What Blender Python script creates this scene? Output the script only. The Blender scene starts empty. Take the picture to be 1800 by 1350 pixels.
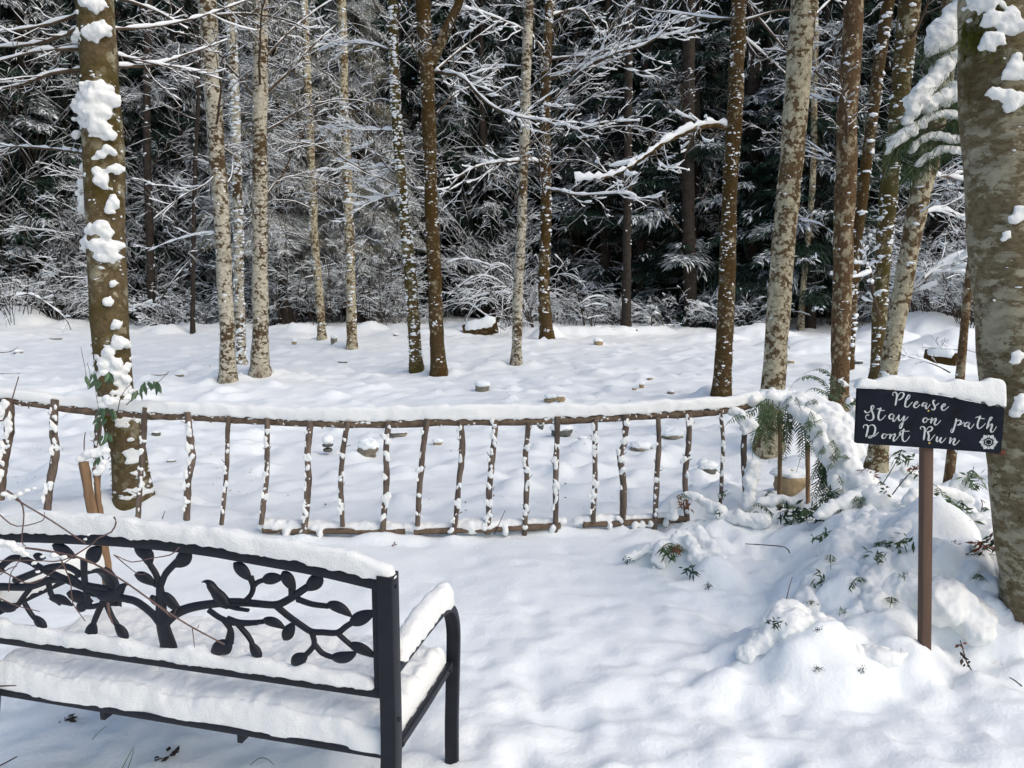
import bpy, math, random
import numpy as np
from mathutils import Vector

# ------------------------------------------------------------------ camera, world, sun, exposure
sc = bpy.context.scene
col = sc.collection
CAM_H, PITCH, FPX = 1.52, math.radians(8.0), 1320.0
cam_d = bpy.data.cameras.new('camera')
cam_d.sensor_width = 36.0
cam_d.lens = 36.0 * FPX / 1800.0
cam_d.clip_start = 0.05
cam_d.clip_end = 1500.0
cam = bpy.data.objects.new('camera', cam_d)
cam.location = (0, 0, CAM_H)
cam.rotation_euler = (math.radians(90) - PITCH, 0, 0)
col.objects.link(cam)
sc.camera = cam

SUN_EL, SUN_AZ = math.radians(44), math.radians(126)      # azimuth clockwise from +Y
world = bpy.data.worlds.new('World')
sc.world = world
world.use_nodes = True
wn = world.node_tree.nodes
sky = wn.new('ShaderNodeTexSky')
sky.sky_type = 'NISHITA'
sky.sun_disc = False
sky.sun_elevation = SUN_EL
sky.sun_rotation = SUN_AZ
sky.dust_density = 3.2
sky.ozone_density = 1.0
sky.air_density = 1.0
world.node_tree.links.new(sky.outputs['Color'], wn['Background'].inputs['Color'])
wn['Background'].inputs['Strength'].default_value = 0.15
sun_d = bpy.data.lights.new('sun', 'SUN')
sun_d.energy = 0.6
sun_d.angle = math.radians(62)
sun_d.color = (1.0, 0.93, 0.81)
sun = bpy.data.objects.new('sun', sun_d)
sdir = Vector((math.sin(SUN_AZ) * math.cos(SUN_EL), math.cos(SUN_AZ) * math.cos(SUN_EL), math.sin(SUN_EL)))
sun.rotation_euler = sdir.to_track_quat('Z', 'Y').to_euler()
sun.location = sdir * 50
col.objects.link(sun)
sc.view_settings.view_transform = 'Standard'
sc.view_settings.look = 'None'
sc.view_settings.gamma = 1
sc.view_settings.use_curve_mapping = False
sc.view_settings.exposure = 0.30
sc.render.engine = 'CYCLES'
sc.cycles.max_bounces = 7
sc.cycles.diffuse_bounces = 5
sc.cycles.glossy_bounces = 2
sc.cycles.use_denoising = True

# ------------------------------------------------------------------ photograph geometry: a pixel gives a direction from the camera
FW = np.array([0, math.cos(PITCH), -math.sin(PITCH)])
UPV = np.array([0, math.sin(PITCH), math.cos(PITCH)])
EYE = np.array([0, 0, CAM_H])
def ray(px, py): return FW + (675.0 - py) / FPX * UPV + np.array([(px - 900.0) / FPX, 0, 0])
def at_z(px, py, z=0.0):
    r = ray(px, py); return EYE + r * (z - CAM_H) / r[2]
def at_d(px, py, Y):
    r = ray(px, py); return EYE + r * Y / r[1]
def on_plane(px, py, p0, n):
    r = ray(px, py); return EYE + r * (np.dot(np.array(p0) - EYE, n) / np.dot(r, n))

# ------------------------------------------------------------------ noise
def _hash(ix, iy, iz, seed):
    h = (ix.astype(np.int64) * 374761393 + iy.astype(np.int64) * 668265263 + iz.astype(np.int64) * 2147483647 + seed * 974711) & 0xffffffff
    h = ((h ^ (h >> 13)) * 1274126177) & 0xffffffff
    h = h ^ (h >> 16)
    return (h & 0xffff) / 32767.5 - 1.0
def vnoise(p, seed=0):
    p = np.asarray(p, float)
    i = np.floor(p).astype(np.int64); f = p - i; f = f * f * f * (f * (f * 6 - 15) + 10)
    x, y, z = i[..., 0], i[..., 1], i[..., 2]; fx, fy, fz = f[..., 0], f[..., 1], f[..., 2]
    r = 0
    for dx in (0, 1):
        for dy in (0, 1):
            for dz in (0, 1):
                w = (fx if dx else 1 - fx) * (fy if dy else 1 - fy) * (fz if dz else 1 - fz)
                r = r + w * _hash(x + dx, y + dy, z + dz, seed)
    return r
def fbm(p, scale, octs=3, seed=0, gain=0.5):
    p = np.asarray(p, float) * scale; r = 0; a = 1.0
    for k in range(octs):
        r = r + a * vnoise(p, seed + k * 7); p = p * 2.03 + 11.7; a *= gain
    return r

# ------------------------------------------------------------------ mesh building
class MB:
    def __init__(s): s.V = []; s.F = []; s.n = 0
    def add(s, V, F, mi=0):
        V = np.asarray(V, float).reshape(-1, 3)
        s.V.append(V); s.F.append((np.asarray(F, np.int64) + s.n, mi)); s.n += len(V)
    def mesh(s, name, mats, org=(0, 0, 0), smooth=True):
        me = bpy.data.meshes.new(name)
        for m in (mats if isinstance(mats, (list, tuple)) else [mats]): me.materials.append(m)
        if not s.V: return me
        V = np.concatenate(s.V) - np.array(org)
        loops = np.concatenate([f.reshape(-1) for f, _ in s.F])
        tot = np.concatenate([np.full(len(f), f.shape[1]) for f, _ in s.F])
        mi = np.concatenate([np.full(len(f), m) for f, m in s.F])
        me.vertices.add(len(V)); me.vertices.foreach_set('co', V.astype(np.float32).ravel())
        me.loops.add(len(loops)); me.loops.foreach_set('vertex_index', loops.astype(np.int32))
        me.polygons.add(len(tot))
        me.polygons.foreach_set('loop_start', (np.cumsum(tot) - tot).astype(np.int32))
        me.polygons.foreach_set('loop_total', tot.astype(np.int32))
        me.polygons.foreach_set('material_index', mi.astype(np.int32))
        if smooth: me.polygons.foreach_set('use_smooth', np.ones(len(tot), bool))
        me.update(calc_edges=True)
        return me
    def build(s, name, mats, parent=None, org=None, smooth=True):
        o_ = org if org is not None else (ORG[parent.name] if parent is not None else (0, 0, 0))
        ob = bpy.data.objects.new(name, s.mesh(name, mats, o_, smooth))
        col.objects.link(ob)
        if parent is not None: ob.parent = parent
        else: ob.location = o_
        ORG[ob.name] = tuple(o_)
        return ob
ORG = {}
def tag(o, label, cat, group=None, kind=None):
    if label: o['label'] = label
    if cat: o['category'] = cat
    if group: o['group'] = group
    if kind: o['kind'] = kind
    return o
def thing(name, loc, label, cat, group=None):
    o = bpy.data.objects.new(name, None); o.location = [float(c) for c in loc]; o.empty_display_size = 0.1
    col.objects.link(o); ORG[o.name] = tuple(float(c) for c in loc)
    return tag(o, label, cat, group)

def spline(P, step=None, n=None):
    P = np.asarray(P, float)
    if len(P) == 2: Q = P
    A = np.vstack([2 * P[0] - P[1], P, 2 * P[-1] - P[-2]])
    L = np.linalg.norm(np.diff(P, axis=0), axis=1)
    out = []
    for i in range(len(P) - 1):
        k = max(2, int(math.ceil(L[i] / step))) if step else n
        t = np.linspace(0, 1, k, endpoint=False)[:, None]
        p0, p1, p2, p3 = A[i], A[i + 1], A[i + 2], A[i + 3]
        out.append(0.5 * (2 * p1 + (p2 - p0) * t + (2 * p0 - 5 * p1 + 4 * p2 - p3) * t ** 2 + (3 * p1 - p0 - 3 * p2 + p3) * t ** 3))
    out.append(P[-1:])
    return np.vstack(out)
def norm(a): return a / np.maximum(np.linalg.norm(a, axis=-1, keepdims=True), 1e-9)
def frames(P, ref=(0, 0, 1)):
    T = norm(np.gradient(P, axis=0)) if len(P) > 2 else norm(np.repeat((P[1:] - P[:1]), 2, axis=0))
    ref = np.array(ref, float)
    m = norm(P[-1] - P[0])
    if abs(np.dot(m, ref)) > 0.93: ref = np.array([0.0, 1.0, 0.1])
    N = norm(np.cross(T, ref)); B = np.cross(N, T)
    return T, N, B
def tube(mb, P, RN, RB=None, sides=6, ref=(0, 0, 1), mi=0, rough=0.0, seed=0, rscale=30, cap=True, square=False):
    P = np.asarray(P, float); n = len(P)
    RN = np.broadcast_to(np.asarray(RN, float), (n,)); RB = RN if RB is None else np.broadcast_to(np.asarray(RB, float), (n,))
    T, N, B = frames(P, ref)
    a = np.linspace(0, 2 * math.pi, sides, endpoint=False) + (math.pi / 4 if square else 0)
    ca, sa = np.cos(a), np.sin(a)
    k = math.sqrt(2) if square else 1
    V = P[:, None] + N[:, None] * (ca[None, :, None] * RN[:, None, None] * k) + B[:, None] * (sa[None, :, None] * RB[:, None, None] * k)
    if rough:
        d = norm(V - P[:, None]); V = V + d * (rough * fbm(V, rscale, 2, seed))[..., None]
    idx = np.arange(n * sides).reshape(n, sides)
    a0 = idx[:-1]; a1 = np.roll(idx[:-1], -1, 1); b0 = idx[1:]; b1 = np.roll(idx[1:], -1, 1)
    F = np.stack([a0, a1, b1, b0], -1).reshape(-1, 4)
    mb.add(V.reshape(-1, 3), F, mi)
    if cap and sides > 2:
        c0 = mb.n
        for r, pt, rev in ((0, P[0], 0), (n - 1, P[-1], 1)):
            ring = V[r]
            W = np.vstack([ring, pt[None]]); j = np.arange(sides)
            f = np.stack([np.roll(j, -1), j, np.full(sides, sides)], -1)
            if rev: f = f[:, ::-1]
            mb.add(W, f, mi)
def snow_strip(mb, P, R, w, h, rng, mi=0, thr=0.18, sides=5):
    """lumpy ridge of snow lying along the upper side of a twig"""
    T, N, B = frames(P)
    hz = np.clip(1 - np.abs(T[:, 2]) ** 2.0, 0, 1)
    ls = rng.uniform(0.35, 1.25, len(P)); ls[rng.random(len(P)) < thr] *= 0.12
    ww = (np.asarray(R) * 0.6 + w) * hz * ls; hh = (h + np.asarray(R) * 0.3) * hz * ls
    ww[0] *= 0.6; ww[-1] *= 0.2
    Q = P + np.array([0, 0, 1.0]) * (np.asarray(R) * 0.75 + hh * 0.45)[:, None]
    tube(mb, Q, np.maximum(ww, 0.0004), np.maximum(hh, 0.0004), sides, mi=mi, cap=False)
def box(mb, c, sx, sy, sz, ax=None, mi=0, bev=0.0):
    ax = np.eye(3) if ax is None else np.asarray(ax, float)
    h = np.array([sx, sy, sz]) / 2
    if bev <= 0:
        S = np.array([[x, y, z] for x in (-1, 1) for y in (-1, 1) for z in (-1, 1)]) * h
        F = [[0, 1, 3, 2], [4, 6, 7, 5], [0, 4, 5, 1], [2, 3, 7, 6], [0, 2, 6, 4], [1, 5, 7, 3]]
        mb.add(np.array(c) + S @ ax, F, mi); return
    # bevelled: two end rings joined by bridge
    pts = []
    for z, k in ((-h[2], bev), (-h[2] + bev, 0), (h[2] - bev, 0), (h[2], bev)):
        for sx_, sy_, order in ((1, 1, 0), (-1, 1, 1), (-1, -1, 0), (1, -1, 1)):
            a_ = [sx_ * (h[0] - k), sy_ * (h[1] - bev - (k if k else 0) * 0.0)]; b_ = [sx_ * (h[0] - bev), sy_ * (h[1] - k)]
            if k: a_ = [sx_ * (h[0] - bev), sy_ * (h[1] - bev)]; b_ = a_
            two = [a_, b_] if order == 0 else [b_, a_]
            for t in two: pts.append([t[0], t[1], z])
    pts = np.array(pts); idx = np.arange(32).reshape(4, 8)
    F = []
    for r in range(3):
        for j in range(8): F.append([idx[r, j], idx[r, (j + 1) % 8], idx[r + 1, (j + 1) % 8], idx[r + 1, j]])
    F += [[24, 26, 28, 30]]; F += [[6, 4, 2, 0]]
    mb.add(np.array(c) + pts @ ax, F, mi)

def _ico(sub):
    t = (1 + 5 ** .5) / 2
    V = [(-1, t, 0), (1, t, 0), (-1, -t, 0), (1, -t, 0), (0, -1, t), (0, 1, t), (0, -1, -t), (0, 1, -t), (t, 0, -1), (t, 0, 1), (-t, 0, -1), (-t, 0, 1)]
    F = [(0, 11, 5), (0, 5, 1), (0, 1, 7), (0, 7, 10), (0, 10, 11), (1, 5, 9), (5, 11, 4), (11, 10, 2), (10, 7, 6), (7, 1, 8), (3, 9, 4), (3, 4, 2), (3, 2, 6), (3, 6, 8), (3, 8, 9), (4, 9, 5), (2, 4, 11), (6, 2, 10), (8, 6, 7), (9, 8, 1)]
    V = [np.array(v) / np.linalg.norm(v) for v in V]
    for _ in range(sub):
        cache = {}; G = []
        def mid(a, b):
            k = (min(a, b), max(a, b))
            if k not in cache:
                m = V[a] + V[b]; V.append(m / np.linalg.norm(m)); cache[k] = len(V) - 1
            return cache[k]
        for a, b, c in F:
            x, y, z = mid(a, b), mid(b, c), mid(c, a); G += [(a, x, z), (b, y, x), (c, z, y), (x, y, z)]
        F = G
    return np.array(V), np.array(F)
ICO = [_ico(k) for k in range(4)]
def blob(mb, c, r, sub=1, seed=0, rough=0.25, axes=None, scale=2.2, mi=0):
    V, F = ICO[sub]
    r = np.broadcast_to(np.asarray(r, float), (3,))
    d = 1 + rough * fbm(V + seed * 3.1, scale, 2, seed)
    W = V * d[:, None] * r
    if axes is not None: W = W @ np.asarray(axes)
    mb.add(np.asarray(c) + W, F, mi)
def remeshed(mb, name, mat, parent, voxel, smooth_it=3, rough=0.0, rscale=25, org=None):
    """fuse overlapping lumps into one continuous skin"""
    ob = mb.build(name, mat, parent, org)
    m = ob.modifiers.new('r', 'REMESH'); m.mode = 'VOXEL'; m.voxel_size = voxel; m.use_smooth_shade = True
    s = ob.modifiers.new('s', 'SMOOTH'); s.factor = 0.6; s.iterations = smooth_it
    dg = bpy.context.evaluated_depsgraph_get(); dg.update()
    me = bpy.data.meshes.new_from_object(ob.evaluated_get(dg), depsgraph=dg)
    ob.modifiers.clear(); old = ob.data; ob.data = me; bpy.data.meshes.remove(old); me.name = name
    if rough:
        n = len(me.vertices); V = np.empty(n * 3, np.float32); N = np.empty(n * 3, np.float32)
        me.vertices.foreach_get('co', V); me.vertex_normals.foreach_get('vector', N)
        V = V.reshape(-1, 3); N = N.reshape(-1, 3)
        V = V + N * (rough * fbm(V, rscale, 3, 5))[:, None]
        me.vertices.foreach_set('co', V.astype(np.float32).ravel()); me.update()
    me.polygons.foreach_set('use_smooth', np.ones(len(me.polygons), bool))
    return ob
def split_islands(ob, minv=14):
    me = ob.data; n = len(me.vertices); e = np.empty(len(me.edges) * 2, np.int64); me.edges.foreach_get('vertices', e); e = e.reshape(-1, 2)
    lab = np.arange(n)
    while True:
        old = lab.copy(); mn = np.minimum(lab[e[:, 0]], lab[e[:, 1]])
        np.minimum.at(lab, e[:, 0], mn); np.minimum.at(lab, e[:, 1], mn); lab = lab[lab]
        if (lab == old).all(): break
    V = np.empty(n * 3, np.float32); me.vertices.foreach_get('co', V); V = V.reshape(-1, 3)
    F = np.empty(len(me.loops), np.int64); me.loops.foreach_get('vertex_index', F); ls = np.empty(len(me.polygons), np.int64); me.polygons.foreach_get('loop_start', ls); lt = np.empty(len(me.polygons), np.int64); me.polygons.foreach_get('loop_total', lt)
    mat = me.materials[0]; par = ob.parent; loc = ob.location.copy(); parts = []
    for l in np.unique(lab):
        idx = np.where(lab == l)[0]
        if len(idx) < minv: continue
        remap = np.full(n, -1); remap[idx] = np.arange(len(idx)); m = MB(); sel = lab[F[ls]] == l; m.add(V[idx], np.zeros((0, 4), int))
        m.F = []
        for kk in np.unique(lt[sel]):
            q = ls[sel & (lt == kk)]; m.F.append((remap[F[q[:, None] + np.arange(kk)]], 0))
        o = bpy.data.objects.new('snow_clump', m.mesh('snow_clump', mat)); col.objects.link(o); o.parent = par; o.location = loc; parts.append(o)
    bpy.data.objects.remove(ob); bpy.data.meshes.remove(me)
    return parts
def snow_cap(mb, P, w, h, seed=0, m=12, power=0.62, under=0.15, lump=0.22, lscale=9, mi=0, hem=0.0):
    """loaf of snow along a rail; P = rail top line"""
    P = np.asarray(P, float); n = len(P)
    T, N, B = frames(P)
    N[:, 2] = 0; N = norm(N)
    w = np.broadcast_to(np.asarray(w, float), (n,)).copy(); h = np.broadcast_to(np.asarray(h, float), (n,)).copy()
    L = np.concatenate([[0], np.cumsum(np.linalg.norm(np.diff(P, axis=0), axis=1))])
    e = np.minimum(L, L[-1] - L); k = np.clip(e / np.maximum(w * 1.1, 1e-4), 0, 1); k = np.sqrt(1 - (1 - k) ** 2)
    h = h * (1 + lump * fbm(P, lscale, 3, seed))
    w = w * (1 + lump * 0.5 * fbm(P, lscale * 1.3, 2, seed + 3))
    a = np.linspace(-0.12 * math.pi, 1.12 * math.pi, m)
    c, s = np.cos(a), np.sin(a)
    cx = np.sign(c) * np.abs(c) ** power; sz = np.sign(s) * np.abs(s) ** power
    sz = np.where(s < 0, s * under / 0.9, sz)
    V = P[:, None] + N[:, None] * (cx[None, :, None] * (w * (0.35 + 0.65 * k))[:, None, None]) + np.array([0, 0, 1.0]) * (sz[None, :, None] * (h * k)[:, None, None])
    d = fbm(V, lscale * 3.0, 3, seed + 9, .4) * 0.085 * h[:, None]
    edge = fbm(V, lscale * 5, 2, seed + 21)
    V[..., 2] += d * np.clip(sz[None] * 1.6, hem, 1) + np.where(sz[None] < 0, edge * h[:, None] * 0.10, 0)
    V += N[:, None] * (cx[None] * fbm(V, lscale * 3, 2, seed + 31) * w[:, None] * 0.16)[..., None]
    idx = np.arange(n * m).reshape(n, m)
    F = np.stack([idx[:-1, :-1], idx[1:, :-1], idx[1:, 1:], idx[:-1, 1:]], -1).reshape(-1, 4)
    Fb = np.stack([idx[:-1, -1], idx[1:, -1], idx[1:, 0], idx[:-1, 0]], -1).reshape(-1, 4)
    mb.add(V.reshape(-1, 3), np.vstack([F, Fb]), mi)

def blades(mb, B0, D, Wd, L, W, droop):
    """B0 bases, D directions, Wd side vectors: one folded leaf blade of four corners each"""
    tip = B0 + D * L[:, None] - np.array([0, 0, 1.0]) * (droop * L)[:, None]
    mid = B0 + D * (L * .45)[:, None] - np.array([0, 0, 1.0]) * (droop * L * .25)[:, None]
    a = mid + Wd * W[:, None]; b = mid - Wd * W[:, None]
    V = np.stack([B0, a, tip, b], 1).reshape(-1, 3); k = len(B0)
    i = np.arange(k)[:, None] * 4
    mb.add(V, np.hstack([i, i + 1, i + 2, i + 3]))
# ------------------------------------------------------------------ materials
def newmat(name):
    m = bpy.data.materials.new(name); m.use_nodes = True
    nt = m.node_tree; return m, nt, nt.nodes['Principled BSDF']
def _n(nt, t, **k):
    n = nt.nodes.new(t)
    for a, b in k.items(): setattr(n, a, b)
    return n
def noise_node(nt, vec, scale, detail=4, rough=0.55):
    n = _n(nt, 'ShaderNodeTexNoise'); n.inputs['Scale'].default_value = scale; n.inputs['Detail'].default_value = detail; n.inputs['Roughness'].default_value = rough
    nt.links.new(vec, n.inputs['Vector']); return n.outputs['Fac']
def ramp(nt, fac, a, b, c0=(0, 0, 0, 1), c1=(1, 1, 1, 1)):
    r = _n(nt, 'ShaderNodeValToRGB'); r.color_ramp.elements[0].position = a; r.color_ramp.elements[1].position = b
    r.color_ramp.elements[0].color = c0; r.color_ramp.elements[1].color = c1
    nt.links.new(fac, r.inputs['Fac']); return r.outputs['Color']
def mix(nt, fac, a, b, mode='MIX'):
    m = _n(nt, 'ShaderNodeMix', data_type='RGBA', blend_type=mode)
    for s, v in (('Factor', fac), ('A', a), ('B', b)):
        i = [q for q in m.inputs if q.name == s and (q.type == 'RGBA' or s == 'Factor')][0]
        if isinstance(v, (int, float)): i.default_value = v
        elif isinstance(v, (tuple, list)): i.default_value = tuple(v) + ((1,) if len(v) == 3 else ())
        else: nt.links.new(v, i)
    return [q for q in m.outputs if q.type == 'RGBA'][0]
def bump(nt, bsdf, h, strength, dist):
    b = _n(nt, 'ShaderNodeBump'); b.inputs['Strength'].default_value = strength; b.inputs['Distance'].default_value = dist
    nt.links.new(h, b.inputs['Height']); nt.links.new(b.outputs['Normal'], bsdf.inputs['Normal'])
def coords(nt, sc_=(1, 1, 1), kind='Object'):
    t = _n(nt, 'ShaderNodeTexCoord'); mp = _n(nt, 'ShaderNodeMapping'); mp.inputs['Scale'].default_value = sc_
    nt.links.new(t.outputs[kind], mp.inputs['Vector']); return mp.outputs['Vector']
def snow_mat(name, colr=(0.835, 0.878, 0.882), grain=110, gs=0.3, sss=0.0):
    m, nt, b = newmat(name)
    v = coords(nt)
    n1 = noise_node(nt, v, grain, 6, 0.65); n2 = noise_node(nt, v, 9, 5, 0.6)
    c = mix(nt, ramp(nt, n2, 0.35, 0.7), colr, tuple(x * 0.965 for x in colr))
    nt.links.new(c, b.inputs['Base Color'])
    b.inputs['Roughness'].default_value = 0.75; b.inputs['Specular IOR Level'].default_value = 0.25
    n3 = noise_node(nt, v, 30, 8, 0.62)
    if sss: b.inputs['Subsurface Weight'].default_value = sss; b.inputs['Subsurface Radius'].default_value = (1.0, 1.05, 1.15); b.inputs['Subsurface Scale'].default_value = 0.015
    bump(nt, b, mix(nt, 0.55, n1, n3), gs * 1.4, 0.016)
    return m
def bark_mat(name, dark, mid, pale, pale_amt, moss_amt, scale=17, zs=1.5, moss=(0.075, 0.06, 0.012)):
    m, nt, b = newmat(name)
    v = coords(nt, (1, 1, zs)); v1 = coords(nt, (1, 1, 1))
    n1 = noise_node(nt, v, scale, 10, 0.76); n2 = noise_node(nt, v1, scale * 0.22, 4, 0.6); n3 = noise_node(nt, v, scale * 4.2, 6, 0.7)
    n4 = noise_node(nt, v, scale * 1.9, 3, 0.6)
    base = mix(nt, ramp(nt, n3, 0.35, 0.65), dark, mid)
    lo = 0.62 - pale_amt * 0.3
    lich = mix(nt, ramp(nt, n4, 0.40, 0.62), pale, tuple(x * 0.66 for x in pale))
    add = _n(nt, 'ShaderNodeMath', operation='MULTIPLY_ADD'); nt.links.new(n2, add.inputs[0]); add.inputs[1].default_value = 0.55; nt.links.new(n1, add.inputs[2])
    wob = _n(nt, 'ShaderNodeMixRGB'); wob.inputs[0].default_value = 0.035; nt.links.new(v, wob.inputs[1])
    nz = _n(nt, 'ShaderNodeTexNoise'); nz.inputs['Scale'].default_value = scale * 1.5; nt.links.new(v, nz.inputs['Vector']); nt.links.new(nz.outputs['Color'], wob.inputs[2])
    vo = _n(nt, 'ShaderNodeTexVoronoi'); vo.inputs['Scale'].default_value = scale * 2.0; nt.links.new(wob.outputs[0], vo.inputs['Vector'])
    sp_ = _n(nt, 'ShaderNodeSeparateColor'); nt.links.new(vo.outputs['Color'], sp_.inputs[0])
    cm = _n(nt, 'ShaderNodeMath', operation='MULTIPLY_ADD'); nt.links.new(sp_.outputs[0], cm.inputs[0]); cm.inputs[1].default_value = 0.12; nt.links.new(add.outputs[0], cm.inputs[2])
    cd = _n(nt, 'ShaderNodeMath', operation='MULTIPLY_ADD'); nt.links.new(vo.outputs['Distance'], cd.inputs[0]); cd.inputs[1].default_value = -0.16; nt.links.new(cm.outputs[0], cd.inputs[2])
    sub = _n(nt, 'ShaderNodeMath', operation='SUBTRACT'); nt.links.new(cd.outputs[0], sub.inputs[0]); sub.inputs[1].default_value = 0.275 + 0.06 - 0.05
    c = mix(nt, ramp(nt, sub.outputs[0], lo - 0.02, lo + 0.025), base, lich)
    dk = ramp(nt, n3, 0.60, 0.72)
    c = mix(nt, dk, c, tuple(x * 0.8 for x in dark))
    nm = noise_node(nt, v1, scale * 0.13, 5, 0.7)
    mo = mix(nt, ramp(nt, n3, 0.3, 0.7), tuple(x * 0.5 for x in moss), moss)
    lm = 0.70 - moss_amt * 0.36
    c = mix(nt, ramp(nt, nm, lm - 0.03, lm + 0.09), c, mo)
    nt.links.new(c, b.inputs['Base Color']); b.inputs['Roughness'].default_value = 0.9; b.inputs['Specular IOR Level'].default_value = 0.15
    bump(nt, b, mix(nt, 0.5, n3, n1), 1.0, 0.02)
    return m
def plain(name, c, rough=0.8, var=0.25, scale=20, spec=0.3, bs=0.3, stretch=(1, 1, 1)):
    m, nt, b = newmat(name)
    v = coords(nt, stretch); n = noise_node(nt, v, scale, 5, 0.6)
    nt.links.new(mix(nt, ramp(nt, n, 0.3, 0.7), tuple(x * (1 - var) for x in c), tuple(min(1, x * (1 + var)) for x in c)), b.inputs['Base Color'])
    b.inputs['Roughness'].default_value = rough; b.inputs['Specular IOR Level'].default_value = spec
    if bs: bump(nt, b, n, bs, 0.004)
    return m
M = {}
M['snow'] = snow_mat('snow_ground', grain=70, gs=0.36)
M['snow_near'] = snow_mat('snow_fluffy', colr=(0.860, 0.882, 0.860), grain=170, gs=0.38)
M['snow_tree'] = snow_mat('snow_on_trees', colr=(0.81, 0.85, 0.865), grain=60, gs=0.25)
M['bark_pale'] = bark_mat('lichen_bark', (0.045, 0.030, 0.016), (0.115, 0.078, 0.042), (0.52, 0.49, 0.39), 0.62, 0.34, 10, 1.4, (0.085, 0.050, 0.018))
M['bark_blotch'] = bark_mat('blotchy_bark', (0.06, 0.038, 0.018), (0.155, 0.105, 0.052), (0.50, 0.455, 0.32), 0.56, 0.16, 13, 1.1)
M['bark_brown'] = bark_mat('mossy_brown_bark', (0.032, 0.020, 0.008), (0.105, 0.068, 0.030), (0.34, 0.30, 0.21), 0.24, 0.60, 11, 1.2, (0.078, 0.046, 0.012))
M['bark_moss'] = bark_mat('green_mossy_bark', (0.05, 0.035, 0.012), (0.13, 0.09, 0.04), (0.36, 0.33, 0.22), 0.30, 0.58, 11, 1.2, (0.080, 0.068, 0.018))
M['bark_t1'] = bark_mat('grey_olive_bark', (0.08, 0.06, 0.03), (0.165, 0.125, 0.068), (0.36, 0.33, 0.23), 0.34, 0.62, 7, 1.0, (0.095, 0.070, 0.012))
M['bark_t18'] = bark_mat('big_lichen_bark', (0.11, 0.085, 0.045), (0.25, 0.205, 0.125), (0.42, 0.385, 0.27), 0.50, 0.40, 8, 2.0, (0.11, 0.075, 0.022))
M['bark_red'] = bark_mat('red_brown_bark', (0.05, 0.030, 0.015), (0.155, 0.095, 0.048), (0.34, 0.29, 0.19), 0.34, 0.25, 12, 0.8, (0.10, 0.08, 0.02))
M['bark_dark'] = plain('dark_conifer_bark', (0.040, 0.033, 0.027), 0.95, 0.4, 8, 0.1)
M['twig'] = plain('twig_bark', (0.085, 0.062, 0.042), 0.9, 0.35, 12, 0.1)
M['twig_dark'] = plain('dead_twig_bark', (0.06, 0.045, 0.035), 0.9, 0.35, 12, 0.1)
M['needle'] = plain('dark_needles', (0.020, 0.046, 0.030), 0.7, 0.5, 1.5, 0.3, 0)
M['needle_pale'] = plain('frosted_sunlit_needles', (0.25, 0.235, 0.155), 0.8, 0.4, 2.5, 0.2, 0)  # pale from frost, with warm sunlight put into the colour
M['moss'] = plain('moss', (0.085, 0.075, 0.02), 0.9, 0.5, 6, 0.1, 0)
M['moss_green'] = plain('green_moss', (0.15, 0.16, 0.025), 0.9, 0.5, 9, 0.1, 0)
M['fern'] = plain('fern_green', (0.045, 0.085, 0.028), 0.55, 0.45, 9, 0.4, 0)
M['leaf'] = plain('evergreen_leaf', (0.055, 0.11, 0.05), 0.4, 0.3, 12, 0.5, 0)
M['leaf_brown'] = plain('withered_leaf', (0.16, 0.06, 0.03), 0.7, 0.4, 20, 0.3, 0)
M['stick'] = plain('fence_stick_bark', (0.130, 0.100, 0.078), 0.85, 0.5, 26, 0.2, 0.8, (1, 1, 0.3))
M['rail'] = plain('fence_rail_bark', (0.135, 0.098, 0.068), 0.85, 0.5, 22, 0.2, 0.9)
M['split'] = plain('split_cedar', (0.22, 0.135, 0.075), 0.7, 0.4, 30, 0.2, 0.8, (1, 1, 0.12))
M['reed'] = plain('red_twig', (0.12, 0.075, 0.065), 0.6, 0.3, 30, 0.4, 0.3)
M['metal'] = plain('black_bench_metal', (0.010, 0.012, 0.019), 0.5, 0.25, 25, 0.3, 0.06)
M['board'] = plain('slate_sign_board', (0.007, 0.010, 0.018), 0.75, 0.4, 14, 0.15, 0.1)
M['post'] = plain('brown_post', (0.120, 0.076, 0.054), 0.8, 0.25, 12, 0.3, 0.25, (1, 1, 0.12))
M['paint'] = plain('chalk_white_paint', (0.50, 0.545, 0.55), 0.8, 0.2, 90, 0.2, 0)
M['brass'] = plain('brass_screw', (0.5, 0.36, 0.12), 0.35, 0.2, 60, 0.6, 0); M['brass'].node_tree.nodes['Principled BSDF'].inputs['Metallic'].default_value = 0.8
M['rust'] = plain('rusty_bracket', (0.10, 0.03, 0.02), 0.8, 0.4, 60, 0.3, 0.4)
M['stone'] = plain('river_stone', (0.20, 0.18, 0.14), 0.85, 0.4, 14, 0.3, 0.5)
M['stone_tan'] = plain('tan_stone', (0.34, 0.26, 0.15), 0.85, 0.35, 18, 0.3, 0.5)
M['stone_dark'] = plain('grey_stone', (0.10, 0.105, 0.09), 0.7, 0.3, 20, 0.4, 0.4)
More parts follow.
